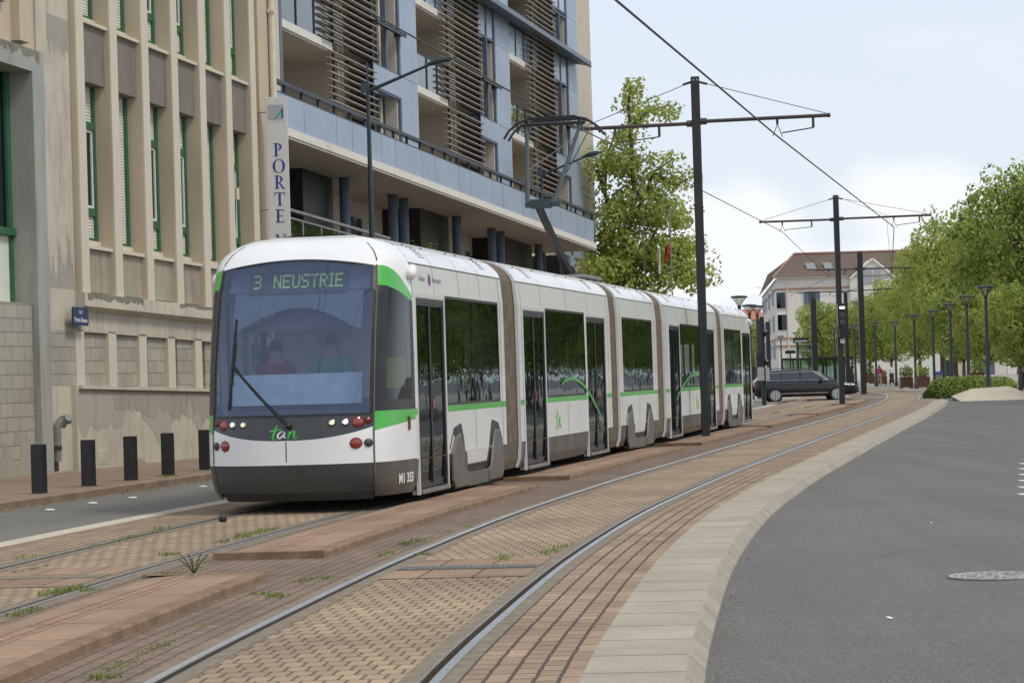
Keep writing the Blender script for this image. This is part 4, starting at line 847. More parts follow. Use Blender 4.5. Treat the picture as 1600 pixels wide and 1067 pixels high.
# ------------------------------------------------------------------ PEOPLE
def skin_obj(name, pts, edges, rad, mat, parent, sub=2):
    me = bpy.data.meshes.new(name); b0 = Vector(BASE.get(parent.name, (0, 0, 0))); me.from_pydata([tuple(Vector(p)-b0) for p in pts], edges, []); me.materials.append(mat)
    bm = bmesh.new(); bm.from_mesh(me); bm.verts.layers.skin.verify(); bm.to_mesh(me); bm.free()
    ob = bpy.data.objects.new(name, me); COL.objects.link(ob); ob.parent = parent; BASE[ob.name] = tuple(b0)
    for i, r in enumerate(rad): me.skin_vertices[0].data[i].radius = (r, r) if isinstance(r, (int, float)) else r
    me.skin_vertices[0].data[0].use_root = True
    sm = ob.modifiers.new('skin', 'SKIN'); sm.use_smooth_shade = True; ss = ob.modifiers.new('sub', 'SUBSURF'); ss.levels = sub; ss.render_levels = sub; return ob
def person(loc, face, label, top, bottom, hair, h=1.7, arms='down', seated=False, stride=.12, longhair=False, skirt=False):
    T = thing('person', label, 'person', loc); S = h/1.7; cf, sf = cos(face), sin(face)
    def w_(x, y, z): return Vector(loc)+Vector((x*cf-y*sf, x*sf+y*cf, z))*S      # x forward, y left
    pel = (0, 0, .92); ch = (0, 0, 1.22); nk = (0, 0, 1.42); hb = (.01, 0, 1.50); ht = (.015, 0, 1.60)
    if seated: hips = .0; kneeF = (.42, .9)
    def leg(sy, st):
        if seated: return [(0, sy*.09, .90), (.42, sy*.12, .90), (.46, sy*.12, .46), (.62, sy*.12, .42)]
        return [(0, sy*.085, .90), (.04+st*.5, sy*.10, .50), (st, sy*.10, .09), (st+.14, sy*.12, .035)]
    def arm(sy):
        if arms == 'wheel': return [(0, sy*.17, 1.38), (.10, sy*.24, 1.13), (.36, sy*.17, 1.12), (.44, sy*.15, 1.13)]
        if arms == 'bag' and sy < 0: return [(0, sy*.17, 1.38), (-.04, sy*.25, 1.12), (.16, sy*.24, 1.02), (.22, sy*.22, 1.0)]
        return [(0, sy*.17, 1.38), (-.02, sy*.23, 1.10), (.04, sy*.25, .86), (.05, sy*.25, .80)]
    pts = [pel, ch, nk, hb, ht]; ed = [(0, 1), (1, 2), (2, 3), (3, 4)]; rd = [(.15, .10), (.155, .105), .055, (.068, .078), (.07, .085)]
    for sy, st in ((1, stride), (-1, -stride)):
        L = leg(sy, st); i = len(pts); pts += L; ed += [(0, i), (i, i+1), (i+1, i+2), (i+2, i+3)]; rd += [.085, .06, .042, .035]
        A = arm(sy); i = len(pts); pts += A; ed += [(2, i), (i, i+1), (i+1, i+2), (i+2, i+3)]; rd += [.052, .042, .03, .026]
        # fingers
        hx = A[3]; f0 = A[2]; dv = Vector(hx)-Vector(f0); dv.normalize()
        for j, (oy, ln) in enumerate(((-.03, .07), (-.01, .085), (.01, .08), (.03, .06))):
            a_ = Vector(hx)+Vector((0, oy, 0)) if arms != 'down' else Vector(hx)+Vector((oy, 0, 0)); n_ = len(pts); pts.append(tuple(a_+dv*.03)); pts.append(tuple(a_+dv*ln)); ed += [(i+3, n_), (n_, n_+1)]; rd += [.011, .008]
        n_ = len(pts); th = Vector(hx)+dv*.02+Vector((.03, -sy*.02, .01)); pts.append(tuple(th)); pts.append(tuple(th+dv*.03)); ed += [(i+3, n_), (n_, n_+1)]; rd += [.012, .009]
    skin_obj('body', [w_(*p) for p in pts], ed, [tuple(x*S for x in r) if isinstance(r, tuple) else r*S for r in rd], M_SKIN, T)
    # shirt
    p2 = [(0, 0, .90 if not skirt else .80), ch, (0, 0, 1.38)]; e2 = [(0, 1), (1, 2)]; r2 = [(.175, .125), (.175, .125), (.10, .085)]
    for sy in (1, -1):
        A = arm(sy); i = len(p2); p2 += A[:3]; e2 += [(2, i), (i, i+1), (i+1, i+2)]; r2 += [.072, .056, .045]
    skin_obj('shirt', [w_(*p) for p in p2], e2, [tuple(x*S for x in r) if isinstance(r, tuple) else r*S for r in r2], top, T)
    p3 = [(0, 0, .94)]; e3 = []; r3 = [(.165, .12)]
    for sy, st in ((1, stride), (-1, -stride)):
        L = leg(sy, st); i = len(p3); p3 += L[:3]; e3 += [(0, i), (i, i+1), (i+1, i+2)]; r3 += [.10, .075, .058]
    skin_obj('trousers', [w_(*p) for p in p3], e3, [tuple(x*S for x in r) if isinstance(r, tuple) else r*S for r in r3], bottom, T)
    q = MB()
    for sy, st in ((1, stride), (-1, -stride)):
        L = leg(sy, st); q.ball((L[3][0]-.04, L[3][1], L[3][2]+.015), (.13, .05, .05), 10, 6, fn=lambda x, y, z: w_(x, y, z))
    q.build('shoes', M_DKC, T, smooth=True)
    q = MB(); q.ball((-.012, 0, 1.625), (.098, .088, .10), 14, 10, fn=lambda x, y, z: w_(x if x < .05 else .05+(x-.05)*.3, y, z))
    if longhair: q.ball((-.05, 0, 1.50), (.06, .085, .14), 12, 8, fn=w_)
    q.build('hair', hair, T, smooth=True)
    q = MB(); q.ball((.093, 0, 1.545), (.018, .012, .022), 8, 6, fn=w_)
    for sy in (1, -1): q.ball((0, sy*.083, 1.55), (.02, .012, .03), 8, 6, fn=w_)
    q.build('nose_and_ears', M_SKIN, T, smooth=True)
    q = MB()
    for sy in (1, -1): q.ball((.082, sy*.03, 1.575), (.009, .013, .007), 8, 6, fn=w_)
    q.ball((.085, 0, 1.505), (.008, .025, .005), 8, 5, fn=w_); q.build('eyes_and_mouth', M_HAIRD, T, smooth=True)
    return T
fa = atan2(-m0.d.y, -m0.d.x)
pd = cab(-.02, .18, .36); person(pd, fa, 'tram driver in a green shirt sitting behind the windscreen', M_GRC, M_DKC, M_HAIRD, 1.74, 'wheel', True)
pd = cab(-.05, -.52, .36); person(pd, fa, 'person in a red top standing beside the tram driver', M_REDC, M_DKC, M_HAIRD, 1.68, 'down')

# ------------------------------------------------------------------ LEFT BUILDING (facade frame: s along the street, o outwards, h up)
def facade(P0, dirx, k):
    d = Vector((dirx, 1, 0)).normalized(); n = Vector((d.y, -d.x, 0)); P0 = Vector((P0[0], P0[1], 0))
    return lambda s, o, h: P0+d*s+n*o+Vector((0, 0, h-k*s))
FL = facade((-8.364, 42.254), .2231, .0193)
B1 = thing('office_building', 'old beige concrete building with tall narrow green-framed windows between thin pilasters', 'building', tuple(FL(4, 0, 0)))
HT = 14.2
q = MB(); bx = lambda mb, a, m_=0, f=FL: mb.box(*a, f, m_)
bx(q, (2.27, 3.73, -6, -.12, -.3, HT)); q.build('end_wall', M_STA, B1)
q = MB(); bx(q, (3.73, 14.9, -6, -.5, -.3, HT)); bx(q, (14.2, 15.0, -6, -.02, 2.9, HT)); bx(q, (13.58, 14.2, -.5, -.2, 3.0, HT)); q.build('back_wall', M_STT, B1)
q = MB(); bx(q, (3.4, 15.0, -.5, -.02, -.3, 1.66)); q.build('base_wall', M_STA, B1)
bays = [4.13+1.63*i for i in range(6)]
for i, s in enumerate(bays+[bays[-1]+1.63]):
    # pilaster: bright front, flank shading painted in as darker tan
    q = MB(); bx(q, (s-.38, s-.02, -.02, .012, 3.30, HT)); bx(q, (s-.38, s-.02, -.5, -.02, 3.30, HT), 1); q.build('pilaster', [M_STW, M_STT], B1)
for i, s in enumerate(bays):
    e = s+1.25
    for hb, cap, mat in ((7.12, 8.21, M_SPD), (3.34, 4.17, M_SPL), (11.17, 12.26, M_SPD)):
        q = MB(); bx(q, (s-.02, e, -.5, -.11, hb, cap-.06)); q.build('spandrel', mat, B1)
        q = MB(); bx(q, (s-.02, e+.0, -.28, -.035, cap-.06, cap)); bx(q, (s+.0, e, -.45, -.27, cap, cap+.13)); q.build('sill_cap', M_STW, B1)
    for hb, ht in ((4.30, 7.12), (8.34, 11.17)):
        q = MB(); o0, o1 = -.40, -.31; a, b_ = s-.02, e
        bx(q, (a, b_, o0, o1, hb, hb+.06)); bx(q, (b_-.10, b_, o0, o1, hb+.06, ht)); bx(q, (a, a+.08, o0, o1, hb+.06, ht)); style = (i+(3 if hb > 5 else 0)) % 6
        T1, T0 = hb+2.10, hb+.53
        if style in (0, 2, 3, 5): bx(q, (a+.08, b_-.10, o0, o1, T1-.07, T1+.07)); bx(q, (a+.08, b_-.10, o0, o1, T0-.07, T0+.07))
        W = q.build('window', M_GREENF, B1)
        sh = MB()
        def slats(z0, z1):
            n = max(1, int((z1-z0)/.055)); st = (z1-z0)/n
            for k in range(n): sh.prism([(-.39, z0+k*st), (-.355, z0+k*st+.004), (-.365, z0+(k+1)*st), (-.39, z0+(k+1)*st)], a+.08, b_-.10, lambda A_, B_, C_: FL(C_, A_, B_))
        if style in (0, 2, 3, 5):
            slats(T1+.07, ht); sh.build('roller_shutter', M_SHUT, W); sh = MB(); slats(hb+.06, T0-.07); sh.build('roller_shutter', M_SHUT, W)
            fr = MB(); x0, x1, z0, z1 = a+.08, b_-.10, T0+.07, T1-.07
            for A in ((x0, x0+.05, z0, z1), (x1-.05, x1, z0, z1), (x0+.05, x1-.05, z0, z0+.05), (x0+.05, x1-.05, z1-.05, z1)): fr.box(A[0], A[1], -.38, -.34, A[2], A[3], FL)
            fr.build('sash', M_WHITEF, W); gl = MB(); gl.grid(1, 1, lambda u, v: FL(x0+.05+(x1-x0-.1)*u, -.365, z0+.05+(z1-z0-.1)*v)); gl.build('pane', M_WGL, W)
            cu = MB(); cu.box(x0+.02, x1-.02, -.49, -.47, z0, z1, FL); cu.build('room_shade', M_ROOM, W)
        else: slats(hb+.06, ht); sh.build('roller_shutter', M_SHUT, W)
    # blocked opening below
    q = MB(); bx(q, (s-.02, e+.02, -.4, -.17, 1.66, 2.62)); q.build('block_infill', M_BLOCK, B1)
for i in range(7):
    s = 3.63+1.56*i; q = MB(); bx(q, (s, s+.40, -.4, -.10, 1.66, 2.66)); q.build('short_pillar', M_STW, B1)
q = MB(); bx(q, (2.3, 3.6, -.13, -.116, 1.66, 2.62)); q.build('block_infill', M_BLOCK, B1)
q = MB(); q.prism([(-.5, 3.30), (.06, 3.30), (.07, 3.06), (-.10, 2.97), (-.10, 2.62), (-.5, 2.62)], 3.7, 15.0, lambda A_, B_, C_: FL(C_, A_, B_)); q.build('ledge', M_STA, B1)
q = MB(); bx(q, (3.5, 15.0, -.09, .05, 1.60, 1.66)); q.build('lower_sill', M_STA, B1)
q = MB(); bx(q, (2.2, 15.1, -6, .15, HT, HT+.4)); q.build('roof_edge', M_STW, B1)
q = MB(); bx(q, (1.78, 2.27, -.9, .0, -.3, 7.33)); bx(q, (-2.3, 1.78, -.9, .0, 6.95, 7.33)); bx(q, (-2.7, -2.3, -.9, 0, -.3, 7.33)); q.build('concrete_portal', M_STG, B1)
q = MB(); bx(q, (-6, 2.27, -6, -.16, 7.33, HT)); bx(q, (-6, 1.9, -6, -1.2, -.3, 7.42)); bx(q, (1.3, 1.75, -.165, .0, 7.42, HT)); q.build('portal_wall', M_STT, B1)
q = MB(); bx(q, (-1.2, .9, -.17, -.05, 8.0, 9.2)); q.build('upper_panel', M_STA, B1)
W = MB(); f_ = -.46
for A in ((1.30, 1.78, 4.3, 7.0), (.2, 1.30, 5.55, 5.72), (.1, .25, 4.3, 7.0), (-2.3, -2.1, 4.3, 7.0), (-2.1, .1, 5.55, 5.72)): W.box(A[0] if A[0] != 1.30 else 1.62, A[1], f_-.06, f_+.04, A[2], A[3], FL)
W.box(-2.3, 1.78, f_-.06, f_+.10, 4.18, 4.3, FL); W.box(1.66, 1.78, f_-.06, f_+.04, 3.02, 4.18, FL); Wd = W.build('portal_window', M_GREENF, B1)
q = MB(); q.grid(1, 1, lambda u, v: FL(-2.2+3.9*u, f_-.01, 4.3+2.7*v)); q.build('pane', M_WGL, Wd)
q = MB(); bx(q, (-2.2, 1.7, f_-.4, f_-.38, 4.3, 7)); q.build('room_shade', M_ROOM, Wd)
q = MB(); bx(q, (-2.2, 1.66, f_-.05, f_, 3.02, 4.18)); q.build('pale_panel', M_GREENG, Wd)
q = MB(); bx(q, (-2.3, 1.76, -.9, -.12, -.2, 3.02)); q.build('block_wall', M_BLOCK, B1)
q = MB(); bx(q, (-7, -2.7, -6, -.1, -.3, HT)); q.build('side_wing', M_STA, B1)
q = MB(); bx(q, (4.31, 4.79, -.03, -.012, .27, .53)); bx(q, (4.34, 4.76, -.02, -.006, .30, .50), 1); q.build('meter_hatch', [M_STW, M_STA], B1)
def jag(name, mat, s0, s1, h0, h1, o, seed, parent, up=False, n=60, f=FL):
    from mathutils import noise
    q = MB(); pts = []
    for i in range(n+1):
        t = i/n; e = .5+.5*noise.noise(Vector((t*9+seed, seed*1.7, 0)))+.35*noise.noise(Vector((t*34, seed, 3)))
        e = max(.03, min(1, e)); pts.append((s0+(s1-s0)*t, e))
    for i in range(n):
        (a, ea), (b_, eb) = pts[i], pts[i+1]
        if up: vs = [f(a, o, h0), f(b_, o, h0), f(b_, o, h0+(h1-h0)*eb), f(a, o, h0+(h1-h0)*ea)]
        else: vs = [f(a, o, h1-(h1-h0)*ea), f(b_, o, h1-(h1-h0)*eb), f(b_, o, h1), f(a, o, h1)]
        q.add(vs, [(0, 1, 2, 3)])
    q.build(name, mat, parent)
M_PATCH = stucco('grey_repaint', (.40, .375, .32), (.33, .305, .25), .6); M_MOULD = stucco('mould', (.22, .21, .16), (.13, .125, .095), .8); M_BAREP = stucco('bare_plaster', (.36, .335, .275), (.28, .26, .215), .7)
jag('repainted_patch', M_PATCH, 3.45, 14.9, .45, 1.585, -.0165, 2.3, B1)
jag('repainted_patch', M_BAREP, 5.2, 13.5, .9, 1.58, -.013, 5.1, B1)
jag('mould_stain', M_MOULD, 3.85, 6.6, 3.08, 3.295, .0655, 1.2, B1); jag('mould_stain', M_MOULD, 8.6, 14.9, 3.17, 3.296, .0655, 7.7, B1)
jag('mould_stain', M_MOULD, .2, 2.1, 7.05, 7.325, .003, 3.3, B1)
jag('damp_patch', M_BAREP, 2.5, 3.7, 3.35, 4.4, -.117, 4.4, B1, True); jag('damp_patch', M_BAREP, 2.75, 3.7, 7.0, 8.1, -.117, 6.4, B1)
jag('base_stain', M_BAREP, 2.3, 14.9, .0, .40, -.0175, 9.4, B1, True); jag('block_stain', M_BAREP, -2.2, 1.7, .0, 1.2, -.117, 8.4, B1, True)
# drain pipe
q = MB(); q.tube([FL(2.62, -.0, .95), FL(2.62, .10, 1.08), FL(2.60, .14, 1.10)], .07, 10); q.tube([FL(2.55, -.06, .35), FL(2.56, -.05, .95), FL(2.62, .03, 1.07)], .075, 10); q.tube([FL(2.55, -.06, .55), FL(2.55, -.06, .62)], .09, 10, 1)
q.tube([FL(2.62, .02, 1.05), FL(2.72, .12, 1.07)], .085, 10); q.box(2.35, 2.75, -.13, -.115, .18, .52, FL, 1)
q.build('drain_pipe', [M_PIPE, M_ROOM], loc=FL(2.6, 0, .3), tag=('short grey bent drain pipe on the wall beside the block infill', 'pipe'))
q = MB(); q.tube([FL(14.95, .06, h) for h in (7.9, 9, 11, 14)], .075, 10); q.box(14.85, 15.05, 0, .14, 9.9, 9.97, FL); q.box(14.85, 15.05, 0, .14, 12.4, 12.47, FL)
q.build('downpipe', M_PIPEW, loc=FL(14.95, 0, 8), tag=('cream rainwater pipe running up the wall above the vertical sign', 'pipe'))
q = MB(); bx(q, (12.62, 12.78, -.22, -.06, 5.65, 5.9)); q.tube([FL(12.7, -.15, 5.9), FL(12.66, -.15, 6.1)], .02, 6); q.tube([FL(12.7, -.12, 5.65), FL(12.72, -.14, 5.2), FL(12.6, -.2, 4.0)], .012, 5, 1)
q.build('alarm_box', [M_STW, M_TBLK], loc=FL(12.7, 0, 5.7), tag=('small electrical box with a hanging cable beside the last green window', 'electrical box'))
# street name sign
T = thing('street_sign', 'small dark blue street name plate reading RUE Porte Neuve', 'sign', tuple(FL(3.6, .03, 2.85)))
f3 = lambda x, y, z: FL(3.50+x*.66, .055+z, 2.88+y*.66)
q = MB(); rr = [(-.50, -.26), (.50, -.26), (.54, -.22), (.54, .18), (.50, .22), (-.50, .22), (-.54, .18), (-.54, -.22)]; q.prism(rr, -.02, .005, f3); q.build('plate', M_NAVYS, T)
q = MB(); text(q, 'RUE', .13, lambda x, y, z: f3(x, y+.05, .006+z), depth=.001); text(q, 'Porte Neuve', .17, lambda x, y, z: f3(x, y-.17, .006+z), depth=.001, bold=.003); q.build('lettering', M_TEXTW, T)
# vertical PORTE sign, projecting from the facade and facing the tram
T = thing('vertical_sign', 'tall pale vertical sign with blue letters PORTE below a green swoosh logo', 'sign', (-4.95, 56, 4))
sg_c = P(434, 250, 56); Xs = sg_c.x
lean = .0
S0 = lambda x, y, z: Vector((Xs+x-.0, 56-z, y))
ztop = P(434, 152, 56).z
q = MB(); q.box(-.235, .235, ztop-6.2, ztop, -.06, .0, lambda x, y, z: S0(x, y, z)); q.build('panel', M_SIGNW, T, bevel=.01)
zz = lambda v: P(434, v, 56).z
q = MB(); q.box(-.19, .145, zz(187), zz(164), .001, .004, S0, 0); q.prism([(-.13, zz(187)+.01), (-.06, zz(187)+.01), (.06, zz(177)), (.145, zz(167)), (.145, zz(171.5)), (.08, zz(179)), (-.02, zz(187)+.01)], .004, .007, S0, 1)
q.prism([(.08, zz(183)), (.115, zz(179)), (.115, zz(186)), (.08, zz(186))][:0] or [(.105, zz(174)), (.145, zz(169)), (.145, zz(185)), (.115, zz(185))], .005, .009, S0, 2); q.build('emblem', [M_SIGNG, M_TEAL, M_NAVY], T)
q = MB()
for i_ in range(5): q.box(-.19+.08*i_, -.165+.08*i_, zz(191), zz(189), .001, .003, S0)
q.build('small_caption', M_TEXTG, T)
def serif(mb, ch, cx, y0, h, f):
    """serif capitals drawn as outlines; unit box height 1"""
    def poly(pts): mb.prism([(cx+a*h, y0+b*h) for a, b in pts], .0015, .005, f)
    def bar(x0, y0_, x1, y1_): poly([(x0, y0_), (x1, y0_), (x1, y1_), (x0, y1_)])
    def arc(cx_, cy, rx, ry, t0, t1, w0, n=14):
        P_ = []; Q_ = []
        for i in range(n+1):
            t = t0+(t1-t0)*i/n; wx = w0*(.35+.65*abs(cos(t))); P_.append((cx_+rx*cos(t), cy+ry*sin(t))); Q_.append((cx_+(rx-wx)*cos(t), cy+(ry-wx*.45)*sin(t)))
        for i in range(n): poly([P_[i], P_[i+1], Q_[i+1], Q_[i]])
    st = .17
    if ch in 'PR':
        bar(-.26, 0, -.26+st, 1); bar(-.37, 0, -.02, .045); bar(-.37, .955, -.1, 1); arc(-.10, .72, .36, .28, -pi/2, pi/2, st); bar(-.15, .955, -.08, 1); bar(-.15, .44, -.08, .475)
        if ch == 'R': poly([(-.06, .46), (.06, .46), (.36, .045), (.46, .045), (.46, 0), (.24, 0)])
    if ch == 'O': arc(0, .5, .45, .51, 0, 2*pi, st*1.05, 28)
    if ch == 'T': bar(-st/2, 0, st/2, .96); bar(-.18, 0, .18, .045); bar(-.40, .945, .40, 1); poly([(-.40, .95), (-.40, .76), (-.36, .80), (-.32, .95)]); poly([(.40, .95), (.40, .76), (.36, .80), (.32, .95)])
    if ch == 'E': bar(-.24, 0, -.24+st, 1); bar(-.35, 0, .28, .05); bar(-.35, .95, .26, 1); bar(-.12, .49, .16, .535); poly([(.26, .95), (.26, .78), (.22, .84), (.18, .95)]); poly([(.28, .05), (.34, .24), (.24, .12), (.18, .05)]); bar(.13, .41, .16, .61)
    if ch == 'N': bar(-.32, 0, -.27, 1); bar(.27, 0, .32, 1); poly([(-.36, 1), (-.22, 1), (.32, .0), (.27, .0)]); bar(-.42, 0, -.16, .04); bar(.16, .96, .42, 1); bar(-.42, .96, -.25, 1)
    if ch == 'U': bar(-.32, .25, -.32+st, 1); bar(.26, .25, .31, 1); arc(-.005, .28, .315, .29, pi, 2*pi, st); bar(-.42, .96, -.1, 1); bar(.16, .96, .42, 1)
    if ch == 'V': poly([(-.40, 1), (-.26, 1), (.04, .12), (.02, 0), (-.02, 0)]); poly([(.36, 1), (.31, 1), (0, .1), (.02, 0)]); bar(-.47, .96, -.18, 1); bar(.2, .96, .47, 1)
for j, (ch_, v0, v1) in enumerate([('P', 224, 244.5), ('O', 249, 270.5), ('R', 274.5, 295), ('T', 301, 321.5), ('E', 327.5, 348)]+[(c_, 366+25.5*i, 387+25.5*i) for i, c_ in enumerate('NEUVE')]):
    q = MB(); y0 = zz(v1); serif(q, ch_, .02, y0, zz(v0)-y0, S0); q.build('letter', M_NAVY, T)
q = MB()
for v in (175, 327):
    q.tube([S0(-.7, zz(v), -.03), S0(-.2, zz(v), -.03)], .018, 6); q.ball(tuple(S0(-.62, zz(v), -.03)), .05)
q.build('bracket', M_PIPE, T)

# ------------------------------------------------------------------ APARTMENT BUILDING with terrace
FB = facade((-4.95, 57.5), .27, .045)
B2 = thing('apartment_building', 'modern blue and cream apartment building with slatted balconies above a long blue terrace', 'building', tuple(FB(18, 0, 0)))
bb = lambda mb, a, m_=0: mb.box(*a, FB, m_)
E0, E1 = -.6, 30.05
q = MB(); bb(q, (E0, E1, -9, .02, 7.04, 7.22)); q.build('terrace_slab', M_SLABW, B2)
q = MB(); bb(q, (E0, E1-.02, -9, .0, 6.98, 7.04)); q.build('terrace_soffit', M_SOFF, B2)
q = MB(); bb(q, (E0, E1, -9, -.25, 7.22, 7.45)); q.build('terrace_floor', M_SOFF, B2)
n = 27
for i in range(n):
    a = E0+(E1-E0)*i/n; b_ = E0+(E1-E0)*(i+1)/n; q = MB(); bb(q, (a+.008, b_-.008, -.10, -.06+.003*(i % 3), 7.25, 7.96)); q.build('terrace_panel', M_BLUEP, B2)
q = MB(); bb(q, (E0, E1+.1, -.16, -.02, 8.16, 8.24)); bb(q, (E0, E1, -.10, -.07, 7.96, 8.0))
Rl = q.build('terrace_handrail', M_DKRAIL, B2)
for i in range(n+1):
    a = E0+(E1-E0)*i/n; q = MB(); bb(q, (a-.03, a+.03, -.14, -.08, 7.9, 8.16)); q.build('baluster', M_DKRAIL, Rl)
# ground floor behind the columns
q = MB(); bb(q, (E0, 39.6, -9, -2.6, -4, 6.98)); q.build('ground_floor_wall', M_BEIGE, B2)
def fbs(u, o, v=330):
    r = ray(u, v); P0 = FB(0, o, 0); d_ = FB(1, 0, 0)-FB(0, 0, 0); d2 = Vector((d_.x, d_.y, 0)); nn = Vector((d2.y, -d2.x, 0)); t = nn.dot(Vector((P0.x, P0.y, 0)))/nn.dot(Vector((r.x, r.y, 0))); X = r*t
    return (Vector((X.x, X.y, 0))-Vector((P0.x, P0.y, 0))).dot(d2)/d2.length_squared
for a, b_ in ((fbs(553, -2.5), fbs(562, -2.5)), (fbs(645, -2.5), fbs(653, -2.5)), (fbs(732, -2.5), fbs(752, -2.5)), (fbs(845, -2.5), fbs(862, -2.5))):
    q = MB(); bb(q, (a, b_, -2.62, -2.52, -4, 6.4)); bb(q, (a-.12, a, -2.62, -2.47, -4, 6.5), 1); bb(q, (b_, b_+.12, -2.62, -2.47, -4, 6.5), 1); q.build('ground_floor_window', [M_SHOP, M_BLUEC], B2)
for a, b_ in ((fbs(566, -2.5), fbs(590, -2.5)), (fbs(720, -2.5), fbs(731, -2.5)), (fbs(835, -2.5), fbs(844, -2.5))):
    q = MB(); bb(q, (a, b_, -2.62, -2.57, -4, 6.1)); q.build('cream_panel', M_CREAM, B2)
for (u0, u1) in ((463, 520), (655, 700), (789, 832)):     # dark cores under the slab
    a = 0
for u in (539, 614, 631, 713, 767, 781, 840, 889):
    # round columns at the edge of the recess
    s = fbs(u, -1.2)
    q = MB(); q.tube([FB(s, -1.2, h) for h in (-4, 2, 6.98)], .13, 14); q.build('column', M_BLUEC, B2, smooth=True)
for a, b_ in ((fbs(474, -1.5), fbs(521, -1.5)), (fbs(656, -1.5), fbs(700, -1.5)), (fbs(789, -1.5), fbs(829, -1.5)), (fbs(872, -1.5), fbs(889, -1.5))):
    q = MB(); bb(q, (a, b_, -2.62, -1.5, -4, 6.98)); q.build('dark_entrance_core', M_SHOP, B2)
# ground floor green glass railing
q = MB(); q.grid(10, 1, lambda u, v: FB(.3+9*u, -.6, 4.55+.85*v)); q.build('green_glass_railing', M_GLG, B2)
q = MB(); bb(q, (.2, 9.4, -.65, -.55, 5.55, 5.61)); bb(q, (.2, 9.4, -.62, -.58, 5.38, 5.42))
for i in range(8): bb(q, (.3+i*1.28, .35+i*1.28, -.62, -.58, 4.4, 5.4))
for i in range(6): bb(q, (.2, .9, -.9, -.7, 4.5+i*.13, 4.55+i*.13))
q.build('lower_handrail', M_PIPE, B2)
q = MB(); bb(q, (-.6, 9.6, -5, -.7, 3.9, 4.45)); q.build('lower_terrace', M_BEIGE, B2)
q = MB(); bb(q, (2.2, 3.2, -1.6, -1.1, 4.5, 5.95)); q.build('cardboard_box', M_CREAM, loc=FB(2.6, -1.4, 4.5), tag=('pale box standing behind the green glass railing', 'box'))
# upper facade
O = -2.5; TOP = 22
cells = [(6.78, 10.91, 14.29, 16.84, 18.43), (18.43, 21.61, 25.14, 27.14, 28.86), (28.86, 31.81, 34.88, 37.07, 38.55)]
LV = [7.45, 10.95, 13.55, 16.15, 18.75, 21.35]
q = MB(); bb(q, (6.6, 38.6, -9, O-2.2, 7.45, TOP)); q.build('rear_wall', M_BEIGE, B2)
q = MB(); bb(q, (38.55, 41.0, -9, O-.05, -4, TOP+.5)); bb(q, (30.05, 38.55, -9.0, O-.06, 6.98, 7.45)); q.build('end_wall', M_CREAM, B2)
q = MB(); bb(q, (40.2, 41.02, O-.04, O-.02, 14.9, 14.96)); bb(q, (38.5, 41.02, O-.055, O-.035, 9.9, 9.93)); q.build('joint_line', M_SOFF, B2)
q = MB(); bb(q, (6.0, 6.75, -9, O+.1, 7.45, TOP)); bb(q, (6.60, 6.78, -4.9, O+.12, 7.45, TOP), 1); q.build('left_pier', [M_CREAM, M_BLUEF], B2)
